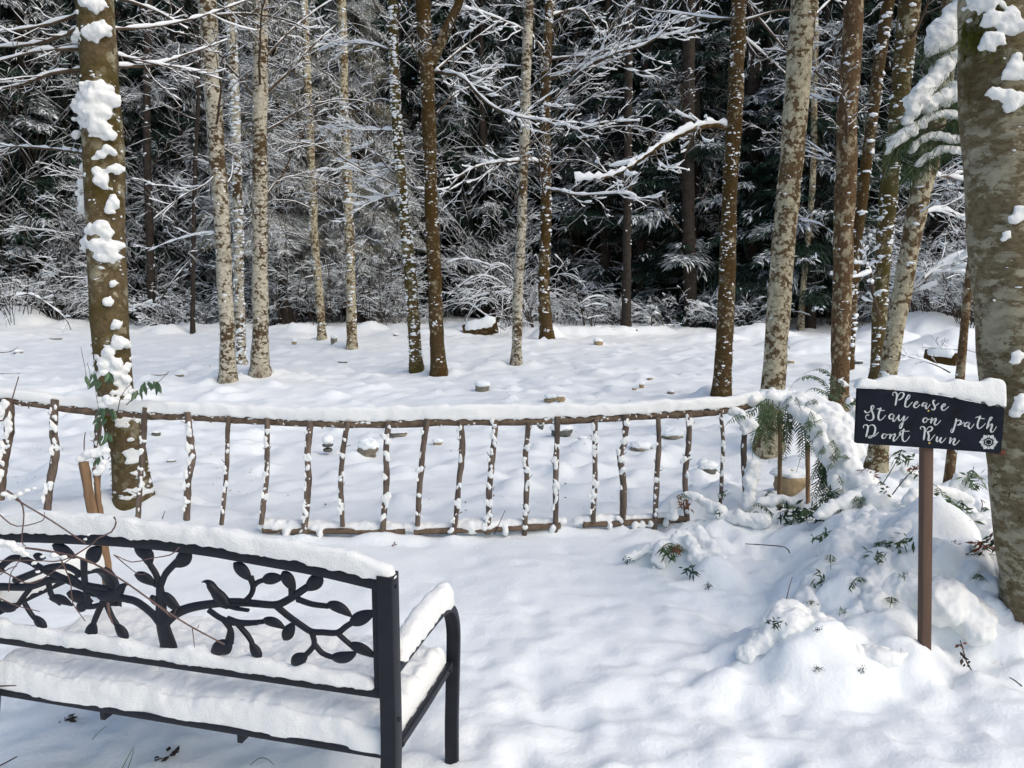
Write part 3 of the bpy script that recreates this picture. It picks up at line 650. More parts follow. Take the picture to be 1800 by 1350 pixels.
B(12, [(1405, 60), (1440, 20, .4), (1470, -10, .6)], .012, .005, 117, sw=.01, sh=.016, kids=6, kl=.4)
B(13, [(1490, 33), (1470, 68, .2), (1450, 105, .3), (1423, 148, .4)], .012, .004, 118, sw=.010, sh=.018, kids=10, kl=.4)
B(13, [(1484, 184), (1450, 176, .2), (1420, 166, .3)], .012, .006, 119, sw=.012, sh=.022, kids=6, kl=.3)
B(13, [(1476, 292), (1446, 268, .3), (1416, 246, .5)], .012, .006, 120, sw=.012, sh=.02, kids=7, kl=.35)
B(13, [(1470, 415), (1440, 394, .3), (1405, 386, .6)], .009, .005, 121, sw=.010, sh=.017, kids=5, kl=.3)
B(4, [(460, 170, .1), (510, 125, .3), (545, 85, .5), (590, 45, .8)], .022, .006, 122, sw=.015, sh=.022, kids=14, kl=.7)
B(4, [(460, 108, .1), (510, 55, .6), (560, 15, 1), (600, -10, 1.4)], .016, .005, 123, sw=.013, sh=.02, kids=12, kl=.7)
B(7, [(700, 230), (650, 228, .3), (610, 222, .5), (560, 225, .7)], .018, .005, 124, sw=.018, sh=.028, kids=16, kl=.7)
B(7, [(712, 298), (690, 296, .2), (650, 288, .5), (590, 280, .8)], .018, .005, 125, sw=.018, sh=.028, kids=16, kl=.7)
B(7, [(716, 340), (690, 345, .2), (655, 350, .4), (610, 342, .5)], .016, .005, 126, sw=.016, sh=.026, kids=14, kl=.6)
B(7, [(690, 90), (650, 78, .2), (600, 76, .5), (560, 90, .9)], .018, .005, 127, sw=.018, sh=.026, kids=16, kl=.7)
B(2, [(385, 300), (360, 325, -.2), (320, 345, -.3), (270, 385, -.5)], .010, .004, 128, sw=.010, sh=.016, kids=10, kl=.5)
B(2, [(390, 410), (350, 412, .1), (300, 425, .2), (260, 442, .3)], .010, .004, 129, sw=.010, sh=.016, kids=8, kl=.5)
B(15, [(1545, 555, -.2), (1535, 520, -.3), (1530, 480, -.5), (1515, 455, -.6), (1508, 415, -.7)], .03, .010, 130, sw=.035, sh=.05, kids=16, kl=.35)
B(15, [(1530, 480, -.5), (1500, 488, -.7), (1475, 480, -.8)], .015, .006, 131, sw=.03, sh=.045, kids=8, kl=.25)
B(16, [(1585, 525, .1), (1605, 510, .1), (1625, 490, .1), (1650, 470, .1), (1695, 452, .1)], .02, .008, 132, sw=.022, sh=.036, kids=10, kl=.3)
B(16, [(1625, 490, .1), (1615, 485, .2), (1600, 482, .3)], .012, .006, 133, sw=.02, sh=.03, kids=5, kl=.2)
B(16, [(1600, 330, 0), (1650, 310, .1), (1700, 318, .3), (1740, 320, .4)], .010, .004, 134, sw=.010, sh=.02, kids=12, kl=.4, mat='reed')
B(16, [(1610, 380, 0), (1660, 370, .1), (1720, 395, .3)], .010, .004, 135, sw=.012, sh=.02, kids=10, kl=.35)
#PART3
# ------------------------------------------------------------------ conifers of the dark wood
def conifer(seed, H=15.0, low=0.8, spread=2.9, nb=120, density=1.0, snowy=.5, needle='needle', dead=0, deadH=5.0, blade=.15, hang=.35):
    rng = np.random.default_rng(seed)
    tr, cr, sn = MB(), MB(), MB()
    zz = np.linspace(-.3, H, 26); tp = np.stack([fbm(np.stack([zz * 0, zz * 0, zz], -1), .25, 2, seed) * .12, zz * 0, zz], -1)
    tube(tr, tp, np.interp(zz, [-.3, 0.3, H], [.26, .2, .02]), sides=9, ref=(0, 1, 0), rough=.02, rscale=4)
    for k in range(nb):
        t = (k + rng.random()) / nb; z = low + (H - low) * t ** 1.15
        L = spread * (1 - z / H) ** .75 * rng.uniform(.65, 1.15) + .25; az = rng.uniform(0, 2 * math.pi)
        d = np.array([math.cos(az), math.sin(az), 0]); n = 12; s = np.linspace(0, 1, n)
        dz = L * (.10 * s - hang * s ** 1.8 + .10 * s ** 4) + rng.normal(0, .03, n) * L * s
        P = np.array([0, 0, z]) + d * (s * L)[:, None] + np.array([0, 0, 1.0]) * dz[:, None]
        sd = np.array([-d[1], d[0], 0]); P += sd * (s ** 2 * L * rng.normal(0, .15))[:, None]
        tube(cr if False else tr, P, np.linspace(.022, .006, n), sides=3, cap=False)
        m = int(80 * L * density)
        u = rng.uniform(.12, 1, m) * (n - 1.001); i = u.astype(int); f = (u - i)[:, None]
        b = P[i] * (1 - f) + P[i + 1] * f; sgn = np.where(rng.random(m) < .5, -1, 1)
        # secondary sprays: each a row of blades
        sl = (.55 * L * (1 - u / n) + .16) * rng.uniform(.5, 1, m)
        dirs = norm(d * rng.uniform(.4, 1.0, m)[:, None] + sd * (sgn * rng.uniform(.5, 1, m))[:, None] + np.array([0, 0, 1]) * rng.normal(-.22, .16, m)[:, None])
        q = 3
        for j in range(q):
            bb = b + dirs * (sl * j / q)[:, None] - np.array([0, 0, 1]) * (sl * .22 * (j / q) ** 2)[:, None]
            dd = norm(dirs + rng.normal(0, .28, (m, 3))); ww = norm(np.cross(dd, np.array([0, 0, 1.0]) + rng.normal(0, .35, (m, 3))))
            Lb = sl * .34 * rng.uniform(.6, 1.2, m) + .04; Wb = rng.uniform(.18, .40, m) * blade * .32
            blades(cr, bb, dd, ww, Lb, Wb, .35)
            on = (fbm(bb * [1, 1, 1.3], 1.25, 2, seed + 5) + rng.normal(0, .10, m)) > (1 - 2 * snowy) * .9
            if on.any():
                pad = np.where(rng.random(on.sum()) < .22, 2.4, 1.1); blades(sn, bb[on] + np.array([0, 0, .022]), dd[on], ww[on], Lb[on] * np.minimum(pad, 1.25), Wb[on] * pad, .30)
        on = rng.random() < snowy * .6
        if on: snow_strip(sn, P, np.full(n, .010), .012, .014, rng, thr=.3, sides=4)
    for k in range(dead):
        z = .4 + (deadH - .4) * rng.random(); az = rng.uniform(0, 2 * math.pi)
        grow(tr, sn if rng.random() < snowy else None, (0, 0, z), (math.cos(az), math.sin(az), rng.normal(.0, .12)), rng.uniform(.9, 2.6), .011, 1, rng, up=-.05, droop=.5, wig=.16, sw=.008, sh=.009, kids=6, sides=3, seg=.3, kl=.38, flat=.6)
    return tr.mesh('trunk', M['twig_dark'] if dead > 60 else M['bark_dark']), cr.mesh('crown', M[needle]), sn.mesh('snow', M['snow_tree'])
CON = {'hemlock': conifer(1, 15, .6, 3.0, 110, 1.0, .27), 'fir': conifer(2, 14, 1.2, 2.6, 120, 1.1, .37, blade=.2, hang=.5), 'cedar': conifer(3, 17, 4.2, 2.8, 90, 1.0, .18, dead=110, deadH=5.5),
       'bare': conifer(4, 16, 3.2, 2.4, 80, .9, .3, dead=170, deadH=6.5), 'frosted': conifer(5, 14, 2.8, 2.3, 150, 1.5, .72, 'needle_pale', blade=.09, hang=.75, dead=60, deadH=7), 'green': conifer(6, 14, .4, 2.9, 120, 1.1, .30, blade=.17)}
def put_conifer(kind, x, y, s, rz, label, group=None, name='conifer'):
    z = gz(x, y)
    r = thing(name, (x, y, z), label, 'tree', group); r.scale = (s, s, s); r.rotation_euler = (0, 0, rz)
    for nm, me in zip(('trunk', 'crown', 'snow'), CON[kind]):
        o = bpy.data.objects.new(nm, me); col.objects.link(o); o.parent = r
        if nm != 'trunk': o['kind'] = 'stuff'
    return r
_r = random.Random(11)
FRONT = [(-60, 'hemlock', 25.5, 'dark snowy conifer at the left edge of the wood'), (70, 'fir', 25.0, 'drooping snow tipped conifer left of the near tree'), (235, 'hemlock', 27, 'dark conifer behind the near left tree with white drooping boughs'),
         (330, 'fir', 26.0, 'snow dusted conifer in the gap between the near left tree and the left clump'), (500, 'frosted', 23.5, 'frosted pale conifer with hanging snowy twigs right of the left clump'), (640, 'frosted', 24.5, 'heavily frosted pale conifer behind the mossy speckled trunk'),
         (745, 'green', 29, 'green conifer behind the close pair of trunks'), (850, 'green', 28, 'deep green conifer between the close pair and the slim pale trunk'), (1010, 'green', 29, 'dark green conifer right of the brown trunk at the forest edge'),
         (1060, 'bare', 26.5, 'brown conifer full of dead twigs beneath the long snowy limb'), (1130, 'cedar', 26, 'dead twigged conifer standing in the black hollow of the wood'), (1215, 'green', 24.5, 'leafy green conifer with snow pads left of the dark mossy trunk'),
         (1330, 'green', 24, 'green conifer with snow pads between the two right trunks'), (1425, 'fir', 22.5, 'low drooping conifer behind the thick pale trunk'), (1560, 'hemlock', 25, 'dark conifer behind the leaning mossy trunk'), (1690, 'cedar', 24, 'twiggy conifer between the sapling and the big right tree'), (1830, 'hemlock', 25, 'snowy conifer beyond the big right tree')]
for px, kd, Y, lab in FRONT:
    p = at_d(px, 500, Y); put_conifer(kd, p[0], Y, _r.uniform(.9, 1.15), _r.uniform(0, 6.28), lab)
kinds = ['hemlock', 'fir', 'green', 'cedar', 'hemlock', 'bare', 'green']
for Y0, stp in ((29, 105), (33, 92), (38, 84), (44, 76)):
    px = -180 + _r.uniform(0, 60)
    while px < 1990:
        Y = Y0 + _r.uniform(-1.6, 1.6); p = at_d(px, 500, Y)
        kd = _r.choice(kinds)
        if 960 < px < 1200 and Y0 < 35: kd = _r.choice(['cedar', 'bare', 'bare'])
        if px < 450 and kd in ('cedar', 'green'): kd = _r.choice(['hemlock', 'fir'])
        put_conifer(kd, p[0], Y, _r.uniform(.85, 1.3), _r.uniform(0, 6.28), 'conifer packed deep in the dark snowy wood behind the clearing', 'conifers deep in the wood')
        px += stp * _r.uniform(.75, 1.25)
# the wood far behind reads as one mass
def far_woods():
    rng = np.random.default_rng(77); cr, sn = MB(), MB()
    m = 60000
    X = rng.uniform(-60, 60, m); Y = rng.uniform(50, 62, m); Z = rng.uniform(0, 27, m) ** 1.0
    keep = (fbm(np.stack([X * .35, Y * .1, Z * .12], -1), 1, 2, 3) > -.95 + .02 * Z); X, Y, Z = X[keep], Y[keep], Z[keep] + 1; m = len(X)
    b = np.stack([X, Y, Z], -1); dd = norm(np.stack([rng.normal(0, 1, m), rng.normal(0, .5, m), rng.normal(-.5, .4, m)], -1)); ww = norm(np.cross(dd, rng.normal(0, 1, (m, 3))))
    L = rng.uniform(.7, 1.7, m); blades(cr, b, dd, ww, L, L * .34, .4)
    o = rng.random(m) < .3; blades(cr, b[o] + [0, -.04, .05], dd[o], ww[o], L[o] * .8, L[o] * .14, .4)
    for k in range(70):
        x = -58 + 1.68 * k + rng.uniform(-.6, .6); y = rng.uniform(47, 52)
        tube(cr, np.array([[x, y, 0], [x + rng.normal(0, .2), y, 9], [x + rng.normal(0, .5), y, 18]]), [.3, .22, .08], sides=6, ref=(0, 1, 0))
    o = cr.build('far_woods', M['needle']); tag(o, 'far mass of dark evergreen wood seen through the gaps between the conifers', 'woods', None, 'stuff')
far_woods()

# ------------------------------------------------------------------ thickets along the forest edge
def thicket(seed, n=34, h=(.8, 2.4), spread=.35, lean=.55, sw=.011, kids=7, arch=1.1, mat='twig_dark'):
    rng = np.random.default_rng(seed); mw, ms = MB(), MB()
    for k in range(n):
        az = rng.uniform(0, 2 * math.pi); r = rng.uniform(0, spread)
        grow(mw, ms, (r * math.cos(az), r * math.sin(az), -.1), (math.cos(az) * lean * rng.uniform(.3, 1.3), math.sin(az) * lean, 1), rng.uniform(*h) * 1.2, .011, 2, rng, up=.3, droop=arch, wig=.2, sw=sw, sh=sw * 1.3, kids=kids, sides=3, seg=.24, kl=.42)
    return mw.mesh('stems', M[mat]), ms.mesh('snow', M['snow_tree'])
TH = {'round': thicket(1, 42, (1.0, 2.2), .5, .6, .009, 8, .9), 'arching': thicket(2, 22, (1.6, 3.2), .3, .9, .011, 6, 2.0), 'low': thicket(3, 36, (.5, 1.4), .8, 1.0, .011, 6, 1.3), 'tall': thicket(4, 18, (2.6, 4.6), .4, .4, .011, 8, .6)}
def put_thicket(kind, px, Y, s, rz, label, sz=1.0):
    p = at_d(px, 560, Y); z = gz(p[0], Y)
    r = thing('thicket_shrub', (p[0], Y, z), label, 'shrub', 'snow laden shrubs at the forest edge'); r.scale = (s, s, s * sz); r.rotation_euler = (0, 0, rz)
    for nm, me in zip(('stems', 'snow'), TH[kind]):
        o = bpy.data.objects.new(nm, me); col.objects.link(o); o.parent = r
        if nm != 'trunk': o['kind'] = 'stuff'
for k, (kd, px, Y, s, lab) in enumerate((('low', 30, 22.2, 1.3, 'low snow heaped bramble at the far left'), ('arching', 95, 22.8, .9, 'arching snowy brush just left of the near tree'), ('tall', 130, 24, 1.1, 'tall bare snowy shrub behind the near left tree'), ('arching', 250, 23.6, 1.0, 'arching snowy brush right of the near tree'),
        ('low', 335, 23.2, 1.2, 'low twig pile beside the very thin pole trunk'), ('tall', 300, 24.5, 1.2, 'tall bare shrub in the gap left of the clump'), ('round', 505, 24.0, 1.25, 'dense rounded snowy shrub right of the left clump'), ('round', 590, 24.2, 1.35, 'dense rounded snowy shrub behind the thin pale trunk'), ('round', 655, 24.0, 1.3, 'white frosted rounded shrub left of the close pair'),
        ('tall', 540, 25, 1.3, 'tall frosted shrub behind the rounded shrubs'), ('low', 700, 23.6, 1.0, 'low shrub under the close pair of trunks'), ('arching', 905, 23.2, 1.15, 'big arching shrub behind the slim pale trunk'), ('tall', 880, 24.4, 1.0, 'tall shrub left of the slim pale trunk'), ('arching', 985, 24.2, .9, 'arching shrub right of the brown forest edge trunk'),
        ('low', 1085, 23.5, .8, 'low twigs by the small bare bush'), ('low', 1185, 23.2, 1.1, 'low twigs under the black hollow'), ('low', 1290, 22.4, 1.1, 'low twigs beside the dark brown trunk'), ('tall', 1460, 23.4, 1.0, 'tall shrub behind the reddish brown trunk'), ('round', 1640, 20.5, 1.2, 'dense snowy shrub between the leaning trunk and the sapling'),
        ('round', 1710, 19.5, 1.1, 'dense snowy shrub against the big right tree'), ('arching', 1600, 22, 1.0, 'arching shrub behind the pale leaning trunk'), ('tall', 1760, 22, 1.1, 'tall shrub hidden by the big right tree'), ('tall', 30, 25, 1.3, 'tall bare shrub in the far left of the wood'), ('tall', 420, 25, 1.2, 'tall bare shrub behind the left clump'), ('low', 440, 23.5, 1.0, 'low shrub right behind the left clump'))):
    put_thicket(kd, px, Y, s, k * 1.7, lab)
TH['young'] = thicket(8, 3, (6.0, 9.0), .25, .16, .0065, 10, .25)
for k, (px, Y, s_, lab) in enumerate(((20, 21.5, 1.0, 'thin many twigged young tree at the far left of the wood'), (120, 23, 1.1, 'thin young tree behind the near left tree trunk'), (290, 22.5, .95, 'thin young tree in the gap left of the clump'), (340, 24, 1.1, 'second thin young tree in the gap left of the clump'), (430, 23, 1.0, 'thin young tree behind the left clump'),
        (505, 22, 1.0, 'thin frosted young tree right of the left clump'), (570, 21.5, 1.05, 'thin frosted young tree between the two slender trunks'), (650, 22.5, 1.1, 'thin frosted young tree left of the middle pair'), (820, 24, 1.0, 'thin young tree right of the middle pair'), (1010, 24.5, 1.0, 'thin young tree right of the brown forest edge trunk'), (1500, 22, .95, 'thin young tree behind the reddish brown trunk'), (1660, 21, .9, 'thin young tree between leaning trunk and sapling'))):
    put_thicket('young', px, Y, s_, k * 2.3, lab)
# small bare bush with a few snowy cross twigs, and single arching stems
rngb = np.random.default_rng(41)
pb = at_d(1043, 585, 22.0); th_ = thing('bare_bush', (pb[0], 22.0, gz(pb[0], 22.0)), 'small open bush with flat snow lines on its crossing twigs before the dark hollow', 'bush')
for pts in ([(1043, 585), (1035, 560), (1025, 535), (1020, 522)], [(1043, 585), (1048, 560), (1060, 538), (1072, 522)], [(1020, 535), (1035, 524), (1055, 521), (1074, 528)], [(1028, 540), (1045, 535), (1068, 538)], [(1030, 562), (1045, 557), (1062, 556)], [(1043, 585), (1040, 560), (1050, 540), (1066, 523)]):
    branch(th_, [at_d(a, b_, 22.0) for a, b_ in pts], .016, .008, rngb, sw=.022, sh=.03, kids=2, kl=.3, mat='twig_dark')
pb = at_d(945, 590, 22.6); th_ = thing('arching_sapling', (pb[0], 22.6, gz(pb[0], 22.6)), 'bent sapling bowed over by snow left of the slim pale trunk', 'sapling')
for pts in ([(945, 592), (915, 540), (890, 505), (860, 487), (830, 488), (800, 510), (785, 525)], [(945, 592), (925, 550), (905, 520), (880, 514), (850, 518), (822, 527)], [(945, 592), (918, 535), (900, 480), (880, 465), (850, 470)], [(940, 590), (930, 540), (910, 500), (885, 480), (860, 466), (815, 455), (785, 462)]):
    branch(th_, [at_d(a, b_, 22.6) for a, b_ in pts], .024, .008, rngb, sw=.03, sh=.038, kids=9, kl=.7, mat='twig_dark')
pb = at_d(1030, 590, 23.0); th_ = thing('leaning_dead_stem', (pb[0], 23.0, gz(pb[0], 23.0)), 'snow lined stem curving down through the dark wood right of the brown trunk', 'branch')
branch(th_, [at_d(a, b_, 23.0) for a, b_ in ((1030, 590), (1022, 545), (1010, 505), (990, 465), (975, 448))], .03, .012, rngb, sw=.03, sh=.05, kids=6, kl=.5, mat='twig_dark')
for k, (pts, Y, lab) in enumerate((([(268, 548), (290, 515), (312, 483), (335, 457)], 22.5, 'snowy pole leaning right beside the very thin pole trunk'), ([(30, 520), (55, 518), (85, 535), (115, 560), (125, 580)], 20, 'arched branch thick with snow at the far left edge of the wood'), ([(822, 533), (850, 552), (880, 575), (898, 588)], 21.5, 'fallen branch slanting down to the log in the middle'),
        ([(220, 550), (245, 538), (268, 530)], 22, 'short snowy branch poking right of the near tree'), ([(1145, 580), (1147, 555), (1158, 552), (1166, 570), (1185, 588)], 21.5, 'little hooked root loop under the black hollow'), ([(1300, 580), (1260, 545), (1225, 535)], 22, 'thin arch of twig left of the dark brown trunk'),
        ([(1700, 615), (1670, 614), (1622, 610)], 9.5, 'fallen stick lined with snow beside the sapling foot'), ([(1670, 655), (1640, 640), (1580, 622)], 9.2, 'thin fallen branch slanting behind the sign'))):
    e = min(pts, key=lambda q: -q[1]); pb = at_d(e[0], e[1], Y); th_ = thing('fallen_branch', (pb[0], Y, pb[2]), lab, 'branch', 'fallen branches')
    branch(th_, [at_d(a, b_, Y) for a, b_ in pts], .02 * Y / 20, .01 * Y / 20, rngb, sw=.032 * Y / 20, sh=.045 * Y / 20, kids=5, kl=.4 * Y / 20, mat='twig_dark')
# logs and a stump
def log(pts, Y, r, lab, name='fallen_log', cat='log', dy=0):
    P = np.array([at_d(a, b_, Y + (dy * i)) for i, (a, b_) in enumerate(pts)]); P = spline(P, step=.08)
    o = thing(name, (P[0][0], P[0][1], P[0][2] - r), lab, cat)
    m = MB(); tube(m, P, np.full(len(P), r), sides=12, rough=r * .15, rscale=6); m.build('wood', M['bark_brown'], o)
    s = MB(); snow_cap(s, P + [0, 0, r * .25], r * 1.15, r * 1.35, 3); s.build('snow', M['snow'], o)
log([(815, 585), (850, 578), (875, 574)], 20.5, .20, 'stubby snow topped log end lying in the middle of the forest edge')
log([(985, 588), (1040, 588), (1120, 587)], 20.8, .13, 'long low log under snow at the foot of the dark hollow')
log([(1625, 625), (1655, 628), (1682, 632)], 10.2, .085, 'mossy brown log end behind the sapling', dy=-.12)

# ------------------------------------------------------------------ stones on the clearing
def stone(px, py, w, h, mat, lab, cap=1.0, grp='stones poking out of the snow', flat=.8):
    b = base_at(px, py); s = b[1] / FPX; rw, rh = w * s / 2, h * s / 2
    o = thing('stone', (b[0], b[1], b[2]), lab, 'stone', grp); m = MB(); sd = int(px * 7 + py) % 997
    blob(m, (b[0], b[1] + rw * .5, b[2] + rh * .75), (rw, rw * flat, rh * 1.25), 3, sd, .22, scale=1.6); m.build('rock', M[mat], o)
    if cap:
        c = MB(); blob(c, (b[0], b[1] + rw * .55, b[2] + rh * 1.75), (rw * 1.08, rw * flat * 1.08, rh * .85 * cap), 3, sd + 1, .16, scale=1.8)
        blob(c, (b[0] - rw * .3, b[1] + rw * .55, b[2] + rh * (1.7 + .3 * cap)), (rw * .7, rw * .6, rh * .7 * cap), 3, sd + 2, .16, scale=1.8)
        c.build('snow', M['snow'], o)
for q in ((848, 689, 26, 15, 'stone', 'squarish grey stone with a snow cap alone in the middle of the clearing', 1.0), (970, 708, 26, 12, 'stone_tan', 'flat tan stone pair half just above the rail, left one', .8), (986, 706, 15, 11, 'stone_tan', 'small round tan stone just above the rail, right of its neighbour', .5),
          (646, 803, 34, 22, 'stone', 'mossy stone with a tall snow heap seen between two fence sticks beside the cairn', 1.3), (698, 768, 34, 9, 'stone', 'flat grey stone under the rail right of the mossy stone', .5), (769, 782, 18, 7, 'stone_tan', 'little tan stone beneath a snow heap right of the fence middle', 1.6),
          (988, 768, 36, 16, 'stone_dark', 'dark grey block stone right behind the fence stick with a snow cap', 1.0), (1024, 776, 16, 6, 'stone_dark', 'tiny dark stone under a snow ball right of the block stone', 1.6), (950, 754, 12, 9, 'stone_dark', 'small black stone left of the block stone', .6),
          (1128, 793, 36, 9, 'stone', 'oval brown stone under a smooth snow dome behind the right fence sticks', 2.0), (1180, 772, 42, 11, 'stone', 'long stone with a wide snow cap at the right part of the fence', 1.8), (1052, 607, 15, 9, 'stone_tan', 'small pale stone with a snow hat near the forest edge', 1.2),
          (587, 606, 12, 15, 'stone', 'upright stone beside the foot of the thin pale trunk', .6), (517, 606, 9, 8, 'stone_tan', 'small round tan stone at the forest edge right of the left clump', .9), (602, 638, 16, 3, 'stone', 'sliver of stone showing in the snow left of the close pair', .6),
          (1180, 693, 12, 6, 'stone', 'small stone at the far right of the middle clearing', .9), (1128, 682, 9, 8, 'stone_tan', 'tiny tan stone tilted in the row right of the middle', .6), (1115, 686, 8, 5, 'stone_tan', 'tiny tan stone at the left of the row', .4), (1143, 668, 10, 4, 'stone_tan', 'tiny tan stone at the far end of the row', .4),
          (1245, 832, 34, 14, 'stone_dark', 'dark stone under a wide snow dome in front of the last fence sticks', 1.7), (1392, 870, 62, 42, 'stone_tan', 'big tan stone block beneath the ferns at the end of the fence', .5), (272, 662, 34, 5, 'stone', 'flat stone right of the near left tree', .7), (312, 662, 18, 4, 'stone', 'thin flat stone right of another flat stone', .7), (95, 597, 20, 3, 'stone', 'thin stone sliver at the far left of the clearing', .8),
          (1390, 640, 16, 7, 'stone_tan', 'pale tan stone between the thick pale trunk and the reddish brown one', .5), (1035, 737, 14, 6, 'stone', 'small stone just below the rail right of the middle', 1.3), (273, 766, 14, 7, 'stone_dark', 'small dark stone under the rail right of the near tree', .8), (300, 812, 16, 4, 'stone', 'little stone in the snow between two left fence sticks', 1.2),
          (30, 622, 16, 5, 'stone', 'small stone at the left edge of the clearing', 1.4), (1510, 640, 18, 6, 'stone_dark', 'dark stone behind the reddish brown trunk', .6), (655, 577, 18, 8, 'stone_dark', 'round boulder under snow at the edge by the close pair', 1.4), (696, 591, 8, 4, 'stone', 'pebble under a snow ball at the edge by the close pair', 1.6)):
    stone(*q)
# cairn of balanced stones
b = base_at(576, 799); s = b[1] / FPX; cn = thing('stone_cairn', b, 'little cairn of balanced grey stones with a snow ball on top behind the fence', 'cairn')
for (zc, w, h) in ((791, 17, 8), (782, 20, 8)):
    m = MB(); c = at_d(576, zc, b[1]); blob(m, c, (w * s / 2, w * s / 2, h * s / 2), 3, int(zc), .08, scale=1.5); m.build('stone', M['stone_dark'], cn)
m = MB(); blob(m, at_d(576, 773, b[1]), (11 * s, 11 * s, 9 * s), 3, 9, .08); m.build('snow', M['snow'], cn)

# ------------------------------------------------------------------ stick fence
fb = at_d(640, 940, fence_y(640)); fence = thing('stick_fence', (fb[0], fb[1], 0), 'rustic low fence of crooked brown sticks under a thick snow covered rail', 'fence')
def fpt(px, py, off=0.0): return at_d(px, py, fence_y(px) + off)
RAIL = [(-40, 697), (0, 702), (80, 713), (150, 721), (250, 729), (330, 733), (400, 737), (500, 742), (600, 745), (700, 745), (800, 742), (900, 742), (1000, 738), (1100, 733), (1200, 727), (1280, 720), (1335, 706)]
SPLITS = [(0, 3), (3, 7), (7, 12), (12, 16)]
for a, b_ in SPLITS:
    P = spline([fpt(*q) for q in RAIL[a:b_ + 1]], step=.06); P[:, 2] += fbm(P, 2.2, 2, 5) * .006
    m = MB(); tube(m, P, .0235 * (1 + .12 * fbm(P, 3, 2, a)), sides=14, rough=.004, rscale=22, seed=a)
    for k in range(4):
        rr = np.random.default_rng(a * 9 + k); i = int(rr.uniform(.1, .9) * len(P)); 
        q = P[i] + [0, -.02, -.005]; tube(m, np.array([q, q + rr.normal(0, .012, 3) + [0, -.012, -.006]]), [.005, .0035], sides=6)
    m.build('rail', M['rail'], fence)
P = spline([fpt(*q) for q in RAIL], step=.016); P[:, 2] += .0225; P[:, 1] += .006
hh = np.interp(np.linspace(0, 1, len(P)), [0, .2, .35, .6, .8, 1], [.062, .078, .092, .10, .085, .075])
m = MB(); snow_cap(m, P, .033, hh * .84, 12, m=20, power=.55, under=.05, lump=.16, lscale=5); m.build('snow', M['snow_near'], fence)
rngf = np.random.default_rng(8)
m = MB()
for k in range(260):         # crumbs of snow stuck to the front of the rail
    i = rngf.integers(2, len(P) - 2); q = P[i] + np.array([0, -.022, rngf.uniform(-.034, 0.0)]); s_ = rngf.uniform(.003, .010); blob(m, q, (s_ * rngf.uniform(.8, 2), s_ * .6, s_), 1, k, .3)
m.build('snow', M['snow_near'], fence)['kind'] = 'stuff'
STICKS = [([(14, 702), (16, 760), (8, 800), (0, 862)], 17, .8), ([(97, 702), (95, 760), (98, 790), (88, 850), (82, 906)], 13, .45), ([(173, 722), (171, 790), (170, 850), (168, 905)], 11, .9), ([(256, 716), (253, 760), (248, 830), (243, 900)], 9, .4), ([(330, 724), (334, 770), (337, 810), (331, 850), (329, 897)], 12, .5),
    ([(402, 731), (399, 780), (398, 830), (391, 905)], 8, .5), ([(470, 735), (469, 790), (468, 840), (461, 905)], 9, .6), ([(547, 742), (541, 800), (541, 850), (535, 945)], 11, .7), ([(612, 740), (605, 780), (600, 840), (601, 908)], 9, .35), ([(684, 740), (679, 790), (680, 850), (674, 918)], 11, .75), ([(750, 736), (744, 790), (738, 850), (735, 908)], 10, .2),
    ([(809, 740), (812, 790), (806, 850), (797, 946)], 10, .3), ([(870, 742), (867, 790), (862, 850), (858, 922)], 11, .7), ([(929, 742), (924, 800), (926, 850), (922, 932)], 9, .75), ([(980, 732), (979, 790), (977, 850), (976, 918)], 10, .5), ([(1047, 735), (1046, 790), (1045, 850), (1043, 902)], 9, .7),
    ([(1100, 729), (1098, 780), (1090, 800), (1096, 860), (1094, 930)], 11, .6), ([(1156, 733), (1158, 780), (1155, 850), (1151, 918)], 9, .3), ([(1213, 727), (1209, 790), (1204, 840), (1207, 902)], 10, .3), ([(1267, 722), (1270, 770), (1269, 820), (1266, 878)], 7, .6), ([(1312, 735), (1308, 790), (1310, 850), (1314, 895)], 10, .25)]
for k, (pts, w, sa) in enumerate(STICKS):
    Y = fence_y(pts[0][0]); P = spline([at_d(a, b_, Y - .030) for a, b_ in pts], step=.025)
    P[:, 0] += fbm(P, 6, 2, k) * .004
    P = np.vstack([P, P[-1] + (P[-1] - P[-2]) * 2.5]); r = w / 2 * Y / FPX * 1.02
    R = r * (1 + .12 * fbm(P, 9, 2, k + 50)); m = MB(); tube(m, P, R, sides=10, ref=(0, 1, 0), rough=r * .14, rscale=45, seed=k)
    for q in range(rngf.integers(1, 4)):
        i = rngf.integers(3, len(P) - 3); sd = rngf.choice([-1, 1]); q0 = P[i]; tube(m, np.array([q0, q0 + [sd * (r + .004), -.004, .006], q0 + [sd * (r + rngf.uniform(.008, .03)), -.006, rngf.uniform(.008, .03)]]), [.003, .0025, .0015], sides=5)
    st = m.build('baluster', M['stick'], fence)
    s = MB()
    for q in range(int(26 * sa) + 4):
        i = rngf.integers(1, len(P) - 2); c = P[i] + np.array([rngf.uniform(-.9, .5) * r, -r * .75, 0]); z = rngf.uniform(.35, 1.0) * r
        for e in range(3): blob(s, c + rngf.normal(0, .5, 3) * z * np.array([1, .3, 1.4]), (z * rngf.uniform(.5, 1), z * .6, z * rngf.uniform(.7, 1.5)), 1, k * 40 + q, .3)
    split_islands(remeshed(s, 'snow', M['snow_near'], st, .0045, 1, .0015, 90, org=ORG[fence.name]))
